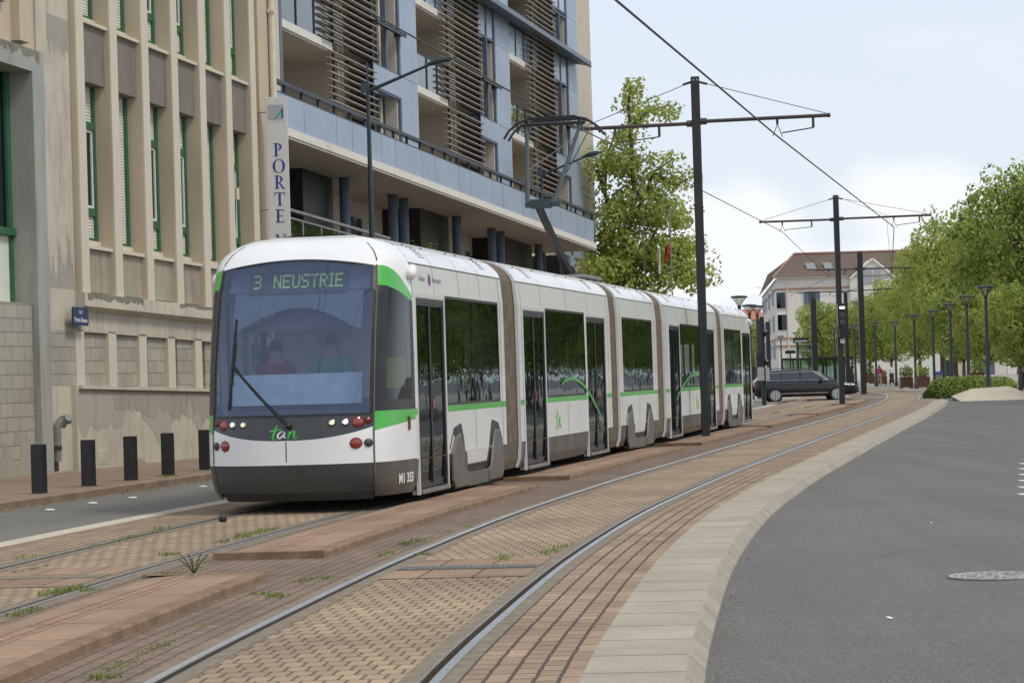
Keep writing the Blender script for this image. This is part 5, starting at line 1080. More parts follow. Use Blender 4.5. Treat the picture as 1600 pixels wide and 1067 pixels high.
for ci, (a, b_, c, d, e) in enumerate(cells):
    for li in range(5):
        h0, h1 = LV[li], LV[li+1]
        # balcony slab, side walls
        q = MB(); bb(q, (a, b_+.1, O-2.2, O+.02, h1-.2, h1)); q.build('balcony_slab', M_SLABW, B2)
        q = MB(); bb(q, (a, b_+1.2, O-2.15, O-.02, h1-.26, h1-.2)); bb(q, (b_+1.3, b_+1.5, O-2.2, O-.3, h0, h1-.2)); q.build('balcony_lining', M_BEIGE, B2)
        q = MB(); bb(q, (a+.4, a+1.6, O-2.2, O-2.12, h0, h0+2.15)); D = q.build('balcony_door', [M_WOODD if (ci, li) == (0, 0) else M_SHOP][0], B2)
        if li > 0:
            mt = M_GLB if li == 1 else M_LACE
            npan = 3; q = MB(); q.grid(1, 1, lambda u, v: FB(a+.03+(b_+.9-a)*u, O-.02, h0+.02+.93*v)); G_ = q.build('balcony_glass', mt, B2)
            q = MB(); bb(q, (a, b_+.9, O-.04, O+.0, h0+.97, h0+1.0))
            for k in range(4): x = a+.03+(b_-a)*k/3; bb(q, (x-.02, x+.02, O-.03, O+.01, h0, h0+1.0))
            q.build('glass_posts', M_DKRAIL, G_)
        # louvres
        q = MB(); nsl = int((h1-h0)/.185)
        for k in range(nsl):
            h = h0+.08+k*.185; q.prism([(O+.02, h), (O+.16, h-.02), (O+.16, h+.005), (O+.02, h+.025)], b_-.9 if li else b_-.6, c, lambda A_, B_, C_: FB(C_, A_, B_))
        Lv = q.build('louvre_screen', M_SLAT, B2)
        q = MB(); bb(q, (b_-.02, b_+.03, O+.0, O+.05, h0, h1)); q.build('louvre_post', M_DKRAIL, Lv); q = MB(); bb(q, (c-.1, c-.02, O-.02, O+.05, h0, h1)); q.build('louvre_post', M_DKRAIL, Lv)
        q = MB(); xm = b_+(c-b_)*.50
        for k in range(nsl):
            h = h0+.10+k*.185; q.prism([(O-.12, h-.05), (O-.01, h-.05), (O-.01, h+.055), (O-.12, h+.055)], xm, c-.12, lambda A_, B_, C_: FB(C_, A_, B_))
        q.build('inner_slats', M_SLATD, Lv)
        q = MB(); bb(q, (b_+(c-b_)*.44, xm, O-1.9, O-.25, h0, h1-.2)); bb(q, (xm, c, O-1.9, O-.35, h0, h1-.2)); q.build('wall_behind_louvres', M_BEIGE, B2)
        # window column
        x0, x1 = c, d
        two = li in (1, 2)
        q = MB(); wz0, wz1 = h0+(.10 if li else 0), h1-(.62 if li == 0 else .05)
        if li == 1: wz0 = h0+.05; wz1 = h1
        bb(q, (x0, x0+.06, O-.1, O+.01, wz0, wz1)); bb(q, (x1-.10, x1, O-.06, O+.02, wz0, wz1)); bb(q, (x0+.06, x1-.10, O-.06, O+.01, wz1-.06, wz1)) if li != 1 else None; bb(q, (x0, x1, O-.5, O, wz0-.06, wz0))
        if li: bb(q, ((x0+x1)/2-.02, (x0+x1)/2+.07, O-.12, O+.02, wz0, wz1))
        Wn = q.build('window', M_BLUEF, B2)
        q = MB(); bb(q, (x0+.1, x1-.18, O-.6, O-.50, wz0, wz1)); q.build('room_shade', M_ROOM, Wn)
        q = MB()
        for (xa, xb) in ((x0+.1, x0+.32), (x0+.95, x0+1.12), (x1-.75, x1-.6)): bb(q, (xa, xb, O-.47, O-.36, wz0, wz1-.05))
        bb(q, (x0+.1, x1-.18, O-.47, O-.37, wz1-.5, wz1-.08)) if li == 2 else None
        bb(q, (x0+.34, x0+.93, O-.49, O-.485, wz0, wz1-.1)); q.build('cream_sash', M_CREAM, Wn)
        q = MB(); q.grid(1, 1, lambda u, v: FB(x0+.1+(x1-x0-.28)*u, O-.42, wz0+(wz1-wz0)*v)); q.build('pane', M_WGL, Wn)
        q = MB(); bb(q, (x1-.18, x1-.003, O-.6, O-.061, wz0, wz1)); q.build('window_reveal', M_CREAM, Wn); q = MB(); bb(q, (x0+.003, x0+.1, O-.6, O-.101, wz0, wz1)); q.build('window_reveal', M_CREAM, Wn)
        if li == 1:
            q = MB(); bb(q, (x0-.1, x1+.05, O+.02, O+.22, h0+1.15, h0+1.2)); bb(q, (x0-.1, x1+.05, O+.18, O+.22, h0+1.10, h0+1.2)); bb(q, (x1-.5, x1-.3, O, O+.1, h0+1.05, h0+1.15)); q.build('guard_ledge', M_DKRAIL, Wn)
        if li in (2, 3):
            q = MB(); bb(q, (x0+.1, x1-.18, O-.03, O-.01, h0+.03, h0+1.0)); q.build('guard_panel', M_LACE, Wn)
        if li == 0:
            q = MB(); bb(q, (x0, x1, O-.5, O+.03, h1-.62, h1-.01)); q.build('blue_spandrel', M_BLUEP, B2)
        elif li >= 3:
            q = MB(); bb(q, (x0, x1, O-.5, O+.03, h1-.5, h1-.04)); q.build('blue_spandrel', M_BLUEP, B2)
        # blue pier panel
        q = MB(); bb(q, (d, e-.02, O-2.2, O+.03, h0+.006, h1-.006)); q.build('blue_pier', M_BLUEP, B2)
        q = MB(); bb(q, (e-.02, e, O-2.2, O+.032, h0, h1)); q.build('pier_edge', M_SLABW, B2)
q = MB(); q.prism([(O-.1, 14.62), (O+.58, 14.47), (O+.60, 14.63), (O-.1, 14.82)], 19.5, 38.2, lambda A_, B_, C_: FB(C_, A_, B_)); q.build('canopy', M_BLUEF, B2)
q = MB(); q.prism([(O+.602, 14.48), (O+.62, 14.48), (O+.62, 14.64), (O+.602, 14.64)], 19.5, 38.22, lambda A_, B_, C_: FB(C_, A_, B_)); q.build('canopy_fascia', M_BLUEC, B2)
# flower boxes on the terrace
random.seed(8); q = MB(); bb(q, (20.6, 23.2, -.6, -.3, 7.75, 8.0)); fb_ = q.build('flower_box', M_TERRA, loc=FB(22, -.45, 7.45), tag=('terracotta flower box with red flowers behind the blue terrace rail', 'flower box'))
q = MB()
for k in range(160): leafcard(q, FB(20.6+2.6*random.random(), -.45+random.gauss(0, .08), 8.0+.15*random.random()), .05, random.choice((0, 0, 1)))
q.build('flowers', [M_TERRA, LF['b']], fb_)
plant(FB(13.0, -.9, 5.0), 1.0, 'leafy potted plant showing just above the tram roof', 'potted_plant', 200, .5, 'b')

# ------------------------------------------------------------------ BOLLARDS
bl = ['black square bollard nearest the left photo edge', 'second black bollard from the left, right of the drain pipe', 'middle black bollard on the left pavement', 'fourth black bollard from the left along the kerb', 'black bollard half hidden by the tram front']
bo = thing('bollard', bl[0], 'bollard', (0, 0, 0), 'black bollards along the left pavement')
q = MB(); q.box(-.085, .085, -.085, .085, 0, .68); q.build('post', M_BLACK, bo, bevel=.008)
q = MB(); q.box(-.11, .11, -.11, .11, 0, .008); q.build('base_plate', M_GROUT, bo)
for i, (u, v) in enumerate([(62, 771), (139, 759.5), (205, 750.5), (263, 742.5), (321, 734)]):
    p = G(u, v, .1); 
    if i == 0: bo.location = p; bo.rotation_euler = (0, 0, -.22); BO = bo
    else: dup(BO, p, -.22, bl[i])
# ------------------------------------------------------------------ STREET LAMPS with arm
def arm_lamp(Y, off, top, label, armlen=1.9, rz=0):
    p = tr(sY(Y, off), off, .1); T = thing('street_lamp', label, 'street lamp', p, 'arm lamps along the left pavement')
    z = p.z; X = p.x; Yy = p.y
    q = MB(); q.tube([(X, Yy, z), (X, Yy, 3.2), (X, Yy, top-1.5), (X, Yy, top)], [.085, .075, .05, .04], 12); q.tube([(X, Yy, top), (X, Yy, top+.45)], .018, 6); q.tube([(X, Yy, 4.6), (X, Yy, 4.7)], .12, 12)
    q.box(X-.16, X+.03, Yy-.05, Yy+.05, top-.25, top-.02); q.build('pole', M_LAMP, T)
    q = MB(); q.tube([(X, Yy, top-.22), (X+armlen*.75, Yy-.2, top+.32)], [.045, .03], 8); q.build('arm', M_LAMP, T)
    q = MB(); a = Vector((X+armlen*.70, Yy-.2, top+.30)); d = Vector((1, -.1, .24)).normalized(); n = Vector((-.24, 0, 1)).normalized(); s = d.cross(n)
    vs = []; pr = [(0, .04, .04), (.12, .07, .06), (.3, .13, .10), (.5, .15, .10), (.68, .10, .06), (.76, .03, .02)]
    for x, w_, h_ in pr:
        for k in range(12):
            t = 2*pi*k/12; vs.append(a+d*x+s*(w_*cos(t))+n*(h_*sin(t)*(1.1 if sin(t) > 0 else .55)))
    q.add(vs, [(i*12+k, i*12+(k+1) % 12, (i+1)*12+(k+1) % 12, (i+1)*12+k) for i in range(5) for k in range(12)]+[tuple(range(12)), tuple(range(60, 72))]); H_ = q.build('lamp_head', M_LAMP, T, smooth=True)
    q = MB(); q.ball(tuple(a+d*.42-n*.05), (.2, .09, .045)); q.build('lamp_glass', M_LGLASS, H_, smooth=True)
    return T
def topz(u, v, Y): return P(u, v, Y).z
arm_lamp(60, -9.6, topz(587, 128, 60), 'tall dark lamp post with a curved arm in front of the blue terrace')
arm_lamp(87, -10.6, topz(905, 262, 87), 'tall lamp post rising at the far end of the blue terrace')
arm_lamp(112, -14.5, topz(870, 322, 112), 'distant arm lamp behind the corner of the apartment building')
# ------------------------------------------------------------------ CATENARY MASTS
def mast(Y, top_uv, base_z, wdt, label, arms, stays=True, off=-1.95, x=None):
    p = tr(sY(Y, off), off, base_z) if x is None else Vector((x, Y, base_z)); zt = topz(*top_uv, p.y); T = thing('catenary_mast', label, 'mast', p, 'black masts between the tracks')
    h = wdt/2; q = MB(); q.box(p.x-h, p.x+h, p.y-h, p.y+h, base_z, zt); q.build('post', M_POLE, T, bevel=.012)
    q = MB(); q.box(p.x-h-.06, p.x+h+.06, p.y-h-.05, p.y+h+.05, base_z, base_z+.02)
    for sx in (-1, 1):
        q.box(p.x+sx*(h-.05)-.02, p.x+sx*(h-.05)+.02, p.y-h-.01, p.y-h, zt-.1, zt-.06)
    q.build('base_plate', M_STEEL2, T)
    ends = []
    for (z0, z1, ln, sg) in arms:
        q = MB(); a = Vector((p.x+sg*h, p.y, z0)); b_ = Vector((p.x+sg*ln, p.y-sg*.0, z1)); q.tube([a, b_], .042, 8); q.tube([a, a.lerp(b_, .05)], .075, 8); q.ball(tuple(b_), .055, 8, 6); A = q.build('cross_arm', M_ARM, T); ends.append((a, b_))
        q = MB(); c_ = a.lerp(b_, .60 if sg > 0 else .70); e_ = a.lerp(b_, .88 if sg > 0 else .30); w_ = c_-Vector((0, 0, .42))
        q.tube([c_, c_-Vector((0, 0, .15))], .03, 6); q.tube([c_-Vector((0, 0, .15)), w_+Vector((-.12, -.12, 0))], .01, 5); q.tube([c_-Vector((0, 0, .15)), w_+Vector((.12, .12, 0))], .01, 5)
        q.tube([e_, e_-Vector((0, 0, .26))], .03, 6); q.tube([e_-Vector((0, 0, .26)), w_+Vector((.1, 0, .08))], .016, 6); q.build('wire_holder', M_ARM, A)
        if stays:
            q = MB(); q.tube([(p.x+sg*h, p.y, zt-.12), tuple(b_.lerp(a, .02)+Vector((0, 0, .05)))], .009, 5); q.tube([(p.x+sg*h, p.y, zt-.12), (p.x+sg*(h+.18), p.y, zt-.17)], .03, 6); q.build('stay_wire', M_WIRE, A)
    return T, p, ends
T1, p1, e1 = mast(58, (1097, 120), .06, .185, 'tall black mast standing beside the tram, nearest the camera', [(topz(1100, 190, 58), topz(1303, 180, 58), 2.95, 1), (topz(1095, 193, 58), topz(940, 201, 58), 2.55, -1)])
T2, p2, e2 = mast(102.5, (1309, 305), .06, .21, 'black mast carrying the tram signal, in front of the car', [(topz(1310, 342, 102.5), topz(1457, 336, 102.5), 3.7, 1), (topz(1308, 343, 102.5), topz(1192, 347, 102.5), 3.0, -1)])
T3, p3, e3 = mast(144, (1341, 393), -.01, .30, 'thick black mast behind the bonnet of the car', [(topz(1344, 420, 144), topz(1424, 418, 144), 2.8, 1), (topz(1344, 420, 144), topz(1276, 422, 144), 2.4, -1)], False, x=(1347-800)*144/F)
T4, p4, e4 = mast(200, (1322, 455), -.01, .28, 'distant black mast hidden behind the signal mast', [(topz(1325, 455, 200), topz(1397, 451, 200), 3.6, 1), (topz(1325, 455, 200), topz(1252, 458, 200), 3.6, -1)], False, x=(1323-800)*200/F)
mast(176, (1266, 465), -.01, .38, 'thick dark post standing behind the roof of the car', [], False, x=(1272-800)*176/F)
mast(14, (1100, -2000), .06, .31, 'mast behind the left photo edge on the nearest island', [], False) if False else None
# contact wires
def wire(pts, r, label):
    q = MB(); q.tube(pts, r, 6); q.build('contact_wire', M_WIRE, loc=pts[0], tag=(label, 'overhead wire', 'overhead wires of the tram line'))
def over(Y, off, z): v = tr(sY(Y, off), off); return (v.x, v.y, z)
wa = lambda e: e[0].lerp(e[1], .60)-Vector((0, 0, .42)); wb = lambda e: e[0].lerp(e[1], .70)-Vector((0, 0, .42))
wire([over(12, 0, 5.75), tuple(P(958, -3, 33)), tuple(wa(e1[0])), tuple(wa(e2[0])), tuple(wa(e3[0])), over(190, 0, 6.7)], .018, 'overhead wire falling from the top edge over the empty right track')
wire([over(-8, -3.5, 6.2), over(30, -3.5, 6.42), tuple(MF[2](89.2, 0, 6.40)), tuple(wb(e1[1])), tuple(wb(e2[1])), tuple(wb(e3[1])), over(190, -3.5, 6.7)], .013, 'overhead wire above the tram touching its pantograph')
wire([tuple(p2+Vector((.1, 0, 0)))[:2]+(topz(1310, 308, 102.5),), tuple(wa(e2[0])+Vector((-.3, 0, .5))), tuple(wa(e3[0])+Vector((0, 0, .3)))], .008, 'thin stay wire from the signal mast towards the far mast')
wire([tuple(e4[1][1]), tuple(P(1180, 449, 150))], .01, 'thin span wire across the pale building corner')
# ------------------------------------------------------------------ tram signal on the mast
T = thing('tram_signal', 'black tram signal with a lit white bar on the mast before the car', 'signal', p2+Vector((0, -.2, 3)))
Zs = lambda v: topz(1317, v, 102.2); X0 = (1316.5-800)*102.2/F
q = MB(); q.box(X0-.17, X0+.17, p2.y-.45, p2.y-.14, Zs(511), Zs(474)); q.build('housing', M_TBLK, T, bevel=.02)
q = MB(); q.box(X0-.10, X0+.10, p2.y-.47, p2.y-.452, Zs(482.5), Zs(479)); q.build('lit_bar', emit('signal_white', (1, .95, .9), 1.6), T)
for v in (492, 503): q = MB(); q.lathe([(.12, -.02), (.12, 0), (.09, .0), (.07, .03)], (X0, p2.y-.47, Zs(v)), 16, axis='y'); q.build('dark_lens', M_LENSD, T)
q = MB(); q.box(X0-.13, X0+.13, p2.y-.4, p2.y-.14, Zs(527), Zs(512)); q.box(X0-.08, X0+.08, p2.y-.2, p2.y-.16, Zs(536), Zs(529), m=1); q.build('lower_box', [M_TBLK, M_WHITEF], T)
# ------------------------------------------------------------------ SQUARE LAMPS (inverted pyramids)
def bowl_lamp(name, label, hgt, grp):
    T = thing('bowl_lamp', label, 'street lamp', (0, 0, 0), grp)
    q = MB(); q.tube([(0, 0, 0), (0, 0, 1.1), (0, 0, hgt-.55)], [.11, .09, .07], 12); q.tube([(0, 0, 0), (0, 0, .3)], .14, 12); q.build('pole', M_LAMP, T)
    q = MB(); q.lathe([(.07, hgt-.55), (.09, hgt-.45), (.10, hgt-.42), (.06, hgt-.40)], (0, 0, 0), 12)
    for k in range(4):
        a = k*pi/2+.5; q.tube([(.06*cos(a), .06*sin(a), hgt-.42), (.34*cos(a), .34*sin(a), hgt-.04)], .013, 5)
    q.lathe([(.38, hgt-.05), (.40, hgt-.03), (.40, hgt), (.36, hgt+.03), (.1, hgt+.06)], (0, 0, 0), 16); hd = q.build('head_frame', M_LAMP, T)
    q = MB(); q.lathe([(.07, hgt-.40), (.33, hgt-.06)], (0, 0, 0), 16); q.build('glass_bowl', M_LGLASS, hd); return T
LB = None
lamps = [(1540, 447, 'tall lamp nearest the camera on the right, rising from the hedge'), (1510, 462, 'second lamp from the right, behind the hedge'), (1484, 475, 'third lamp from the right, left of the thick trunk'), (1457, 485, 'fourth lamp from the right, behind the blue-lidded bin'),
         (1428, 492.5, 'fifth lamp from the right, between the two front planters'), (1398, 502, 'lamp just left of the two front planters'), (1367, 503, 'lamp directly behind the woman in pink'), (1335, 507, 'lamp between the signal mast and the thick mast'), (1303.5, 512, 'lamp left of the signal mast, before the yellow-green tree'),
         (1220, 525, 'lamp in front of the corner of the pale building'), (1244.5, 519.5, 'lamp beside the dark stop information sign'), (1276, 521, 'lamp right behind the car roof post'), (1155, 463, 'large lamp head just above the tram rear'), (1171, 476.5, 'large lamp beside the tram rear end'), (1183, 478, 'lamp head seen behind the large lamp at the tram rear')]
HL = 4.9
for i, (u, v, lab) in enumerate(lamps):
    hz = 590-.03*(u-800); Y = (HL-1.5)*F/(hz-v); p = P(u, 560, Y); x = P(u+.028*(hz-v)*1.0, hz, Y).x
    if LB is None: LB = bowl_lamp('bowl_lamp', lab, HL, 'bowl-headed lamps around the square'); LB.location = (x, Y, -.02)
    else: dup(LB, (x, Y, -.02), i*.7, lab)
# ------------------------------------------------------------------ TREES
def ell_leaves(q, c, r, n, sz, mats, bias=.35, fn=None):
    for k in range(n):
        while True:
            d = Vector((random.uniform(-1, 1), random.uniform(-1, 1), random.uniform(-1, 1)))
            if .05 < d.length < 1: break
        d = d.normalized()*(d.length**bias); p = Vector(c)+Vector((d.x*r[0], d.y*r[1], d.z*r[2]))
        nrm = (d+Vector((random.gauss(0, .6), random.gauss(0, .6), random.gauss(0, .6)+.35))).normalized()
        t = nrm.orthogonal().normalized(); t = (Matrix.Rotation(random.random()*6.28, 3, nrm) @ t); b_ = nrm.cross(t); s = sz*random.uniform(.6, 1.25)
        tipdrop = Vector((0, 0, -s*.25)); q.add([p-t*s, p-b_*s*.55, p+t*s+tipdrop, p+b_*s*.55], [(0, 1, 2, 3)], random.choice(mats))
def tree(name, label, cat, H_, trunk_h, R, nclump, leaves, sz, mats, seed, group, loc=None, squash=.8, clump=.42, airy=1.0, tr_r=.16):
    random.seed(seed); T = thing(name, label, cat, (0, 0, 0), group)
    q = MB(); q.tube([(0, 0, -.1), (.05, .03, trunk_h*.5), (.02, -.04, trunk_h), (.0, .0, trunk_h+(H_-trunk_h)*.5), (.05, .05, H_*.92)], [tr_r*1.3, tr_r, tr_r*.85, tr_r*.45, .02], 10)
    cl = []; cz = (trunk_h+H_)/2; rz = (H_-trunk_h)/2
    for k in range(nclump):
        a = k*2.399+random.uniform(-.3, .3); t = (k+.5)/nclump; zz_ = -1+2*t; rr = sqrt(max(0, 1-zz_**2))*R*random.uniform(.55, 1.0)*airy
        c = Vector((rr*cos(a), rr*sin(a), cz+zz_*rz*.82)); cl.append((c, R*clump*random.uniform(.7, 1.25)))
        st = Vector((0, 0, max(trunk_h*.85, c.z-rr*.9))); q.tube([st, st.lerp(c, .5)+Vector((0, 0, .1*rr)), c], [tr_r*.42, tr_r*.25, tr_r*.1], 6)
    q.build('trunk', M_BARK, T, smooth=True)
    names_ = {'a': 0, 'b': 1, 'c': 2, 'd': 3}; q = MB(); per = leaves//nclump
    for c, r_ in cl:
        tone = random.choice(mats); mm = [names_[tone]]*4+[names_[x] for x in mats]
        ell_leaves(q, c, (r_, r_, r_*squash), per, sz, mm)
        for j in range(3):
            a = random.random()*6.28; d = Vector((cos(a), sin(a), random.uniform(-.2, 1))).normalized(); ell_leaves(q, c+d*r_*.95, (r_*.38,)*3, per//9, sz, mm)
    q.build('crown', [LF['a'], LF['b'], LF['c'], LF['d']], T); return T
# sparse plane tree behind the tram
random.seed(21)
Yt = 96
def tp(u, v, dy=0): return P(u, v, Yt+dy)
base = Vector((tp(985, 560).x, Yt, 0)); T = thing('plane_tree', 'loose light green plane tree rising behind the tram beside the apartment building', 'tree', base)
q = MB(); tk = [base, tp(975, 520), tp(968, 450), tp(965, 400)]
q.tube(tk, [.28, .24, .20, .16], 10)
BR = [[(968, 450), (945, 430), (920, 415)], [(966, 440), (958, 380), (945, 300), (948, 245), (960, 212)], [(965, 420), (985, 350), (990, 290), (985, 240)], [(985, 350), (1010, 300), (1020, 270), (1050, 250)], [(990, 290), (985, 200), (982, 165), (985, 135)], [(985, 200), (1010, 175), (1045, 165)],
      [(968, 440), (1005, 400), (1030, 350), (1060, 340)], [(1005, 400), (1045, 385), (1072, 372)], [(970, 460), (1010, 435), (1055, 422), (1082, 418)], [(975, 480), (1000, 450), (1040, 440)], [(1050, 385), (1068, 410), (1092, 440)], [(945, 300), (935, 270), (932, 250)], [(966, 430), (945, 400), (925, 380)], [(1020, 270), (1055, 290), (1075, 280)]]
clus = []
for br in BR:
    dy = random.uniform(-2.2, 2.2); pts = [tp(u, v, dy*i/(len(br)-1)) for i, (u, v) in enumerate(br)]; q.tube(pts, [.10-.07*i/(len(pts)-1) for i in range(len(pts))], 6)
    for i in range(len(pts)-1):
        for t in (.35, .7, 1): clus.append((pts[i].lerp(pts[i+1], t), i))
q.build('trunk', M_BARK, T, smooth=True)
q = MB()
for c, i in clus:
    big = c.z < topz(980, 300, Yt); r_ = random.uniform(.55, .95) if big else random.uniform(.35, .6)
    ell_leaves(q, c+Vector((random.gauss(0, .2), random.gauss(0, .5), random.gauss(0, .2))), (r_, r_*1.2, r_*.75), 120 if big else 60, .095, [0, 0, 3, 1], .6)
for (u, v, ru, rv, n) in [(970, 255, 34, 24, 420), (1000, 320, 50, 34, 700), (955, 345, 26, 36, 420), (1035, 400, 48, 30, 800), (960, 420, 42, 26, 600), (1072, 425, 24, 20, 260), (1040, 330, 34, 28, 300), (985, 385, 40, 30, 500), (985, 145, 12, 14, 70), (1045, 180, 20, 10, 60), (1030, 245, 40, 9, 90), (1010, 180, 30, 12, 60), (980, 210, 20, 18, 110), (1065, 345, 18, 14, 120), (1072, 385, 18, 16, 130)]:
    c = tp(u, v); s_ = Yt/F; ell_leaves(q, c, (ru*s_, 1.6, rv*s_), int(n*1.5), .10, [0, 0, 3, 1, 1], .7)
q.build('crown', [LF['a'], LF['b'], LF['c'], LF['d']], T)
# prototypes for the square
g1 = 'trees around the square'
def set_tree(T, x, y, rz=0, s=1): T.location = (x, y, -.02); T.rotation_euler = (0, 0, rz); T.scale = (s*.85, s*.85, s)
A1 = tree('plane_tree', 'x', 'tree', 9.5, 2.3, 3.6, 26, 9500, .15, 'aabd', 31, g1)
A2 = tree('plane_tree', 'x', 'tree', 8.5, 2.2, 3.2, 24, 9000, .15, 'abbd', 32, g1)
A3 = tree('plane_tree', 'x', 'tree', 14.5, 2.6, 5.8, 34, 15000, .19, 'bbca', 33, g1, tr_r=.36)
def px2x(u, Y): return (u-800)/F*Y
spots = [(A2, 1284, 240, 470, 'yellow-green tree left of the signal mast'), (A1, 1322, 252, 478, 'small tree right behind the signal mast'), (A1, 1358, 240, 462, 'tree behind the thick black mast'), (A2, 1392, 236, 446, 'tree behind the woman in pink'), (A1, 1436, 215, 416, 'taller tree behind the two planters'),
         (A2, 1470, 200, 388, 'tree behind the third lamp from the right'), (A1, 1492, 186, 336, 'tall pointed tree left of the darkest tree'), (A3, 1600, 152, 262, 'largest dark tree at the right photo edge'), (A1, 1543, 150, 428, 'lower bright tree right behind the nearest lamp'), (A2, 1592, 140, 440, 'low bright crown at the right edge below the dark tree'),
         (A2, 1530, 200, 345, 'tree filling the gap left of the dark tree'), (A1, 1474, 262, 402, 'distant tree hiding the right half of the pale building'), (A2, 1505, 172, 430, 'bright tree behind the second lamp from the right'), (A3, 1650, 180, 275, 'big dark tree beyond the right photo edge'), (A2, 1178, 420, 505, 'dark distant tree behind the tram rear lamps')]
used = set()
PH = {A1.name: 9.9, A2.name: 8.9, A3.name: 14.9}
for k, (A, u, Y, vt, lab) in enumerate(spots):
    x = px2x(u, Y); s = (P(u, vt, Y).z+.02)/PH[A.name]
    if A.name not in used: used.add(A.name); A['label'] = lab; set_tree(A, x, Y, k*1.3, s)
    else:
        c = A.copy(); COL.objects.link(c); c['label'] = lab
        for ch in [o for o in bpy.data.objects if o.parent == A]:
            d = ch.copy(); COL.objects.link(d); d.parent = c
        set_tree(c, x, Y, k*1.3, s)
for k in range(12):
    Y = 100+k*9.5; c = A3.copy(); COL.objects.link(c); c['label'] = 'street tree beyond the right photo edge, mirrored in the tram windows'; c['group'] = 'street trees mirrored in the tram windows'
    for ch in [o for o in bpy.data.objects if o.parent == A3]:
        d = ch.copy(); COL.objects.link(d); d.parent = c
    set_tree(c, .2*Y+8.0+(k % 2)*1.5, Y, k*2.1, .72+.08*(k % 3))
# ------------------------------------------------------------------ HEDGE, ramp, planters
random.seed(44)
def blob_mesh(q, c, r, seed, amp=.16, m=0, nu=28, nv=14):
    from mathutils import noise
    def f(u, v):
        t = 2*pi*u; ph = pi*v*.5+.0; d = Vector((cos(t)*cos(ph*.999), sin(t)*cos(ph*.999), sin(ph))); w_ = 1+amp*noise.noise(d*3+Vector((seed, 0, 0)))
        return Vector((c[0]+d.x*r[0]*w_, c[1]+d.y*r[1]*w_, c[2]+d.z*r[2]*w_))
    q.grid(nu, nv, f, m)
hx0, hx1 = px2x(1455, 117), px2x(1576, 117)
T = thing('hedge', 'low clipped green hedge at the end of the pavement, right of the planters', 'hedge', ((hx0+hx1)/2, 118, 0))
q = MB()
for i, (u, w_, h_) in enumerate([(1472, .9, 1.02), (1492, 1.0, 1.10), (1515, 1.0, 1.12), (1537, .95, 1.02), (1558, .85, .95)]):
    blob_mesh(q, (px2x(u, 118), 118+i*.3, -.05), (w_, .9, h_*.80), i)
q.build('inner_mass', LF['c'], T)
q = MB()
for i, (u, w_, h_) in enumerate([(1466, .6, .95), (1478, .8, 1.05), (1494, .9, 1.12), (1511, .9, 1.15), (1527, .8, 1.12), (1542, .75, 1.0), (1558, .8, 1.0), (1569, .5, .9)]):
    ell_leaves(q, (px2x(u, 118), 118, .28), (w_, 1.0, h_*.64), 1500, .055, [0, 1, 1, 2], .18)
q.build('foliage', [LF['a'], LF['b'], LF['c']], T)
q = MB(); Yr = 113.5
pr = [(1488, 619), (1520, 607.5), (1545, 605.5), (1577, 603.5), (1590, 607), (1602, 613)]
top = [Vector((px2x(u, Yr), Yr+.8, max(.02, P(u, v, Yr).z))) for u, v in pr]
vs = []
for p_ in top: vs += [Vector((p_.x, Yr-1.6, -.09)), p_, Vector((p_.x+.3, Yr+2.2, -.09))]
q.add(vs, [(3*i+j, 3*i+j+1, 3*i+j+4, 3*i+j+3) for i in range(len(top)-1) for j in (0, 1)]+[(0, 2, 1), (15, 16, 17)])
o = q.build('stone_ramp', M_PALE, loc=(px2x(1540, Yr), Yr, 0), tag=('pale sloping stone hump at the end of the road, in front of the hedge', 'kerb'), smooth=False)
def planter(u0, u1, v0, v1, Y, label, ph=.5, seed=1):
    random.seed(seed); x0, x1 = px2x(u0, Y), px2x(u1, Y); z1 = P((u0+u1)/2, v0, Y).z; z0 = -.01; T = thing('planter', label, 'planter', ((x0+x1)/2, Y, z0), 'rusty steel planters on the square')
    w_ = x1-x0; q = MB(); q.box(x0, x1, Y, Y+w_, z0+.1, z1-.05)
    n = 8
    for i in range(n): q.box(x0+w_*i/n+.01, x0+w_*(i+1)/n-.01, Y-.02, Y, z0+.12, z1-.05)
    q.build('box', M_CORTEN, T); q = MB(); q.box(x0-.03, x1+.03, Y-.04, Y+w_+.04, z1-.06, z1); q.build('rim', M_CORTEN, T)
    for xx in (x0+.02, x1-.1):
        for yy in (Y, Y+w_-.1): q = MB(); q.box(xx, xx+.08, yy, yy+.08, z0, z0+.1); q.build('foot', M_CORTEN, T)
    q = MB()
    for k in range(5): ell_leaves(q, (x0+w_*(.15+.18*k), Y+w_*.5, z1+ph*.35), (w_*.22, w_*.4, ph*random.uniform(.35, .75)), 110, .07, [0, 1, 2, 1], .5)
    q.build('plants', [LF['a'], LF['b'], LF['c']], T)
planter(1406, 1424.5, 589, 605, 172, 'rusty planter box left of the pair near the hedge', .9, 1); planter(1430, 1451, 589, 606, 168, 'rusty planter box right of the pair near the hedge', .9, 2)
planter(1366, 1384, 588, 603, 212, 'rusty planter box right behind the woman in pink', .7, 3); planter(1348, 1364, 583, 598, 235, 'rusty planter box left of the woman in pink', 1.0, 4); planter(1322, 1333, 584, 598, 240, 'rusty planter box in the gap between the two masts', .9, 5)
planter(1516, 1536, 582, 596, 165, 'rusty planter box with a bush behind the hedge', 1.2, 6)
q = MB(); Y = 165; q.box(px2x(1458, Y), px2x(1471, Y), Y, Y+.5, 0, P(1464, 584, Y).z); q.box(px2x(1457.5, Y), px2x(1471.5, Y), Y-.04, Y+.55, P(1464, 584, Y).z, P(1464, 580.5, Y).z, m=1)
q.build('bin', [M_PIPE, M_BLU], loc=(px2x(1464, Y), Y, 0), tag=('grey bin with a bright blue lid beyond the hedge', 'bin'))
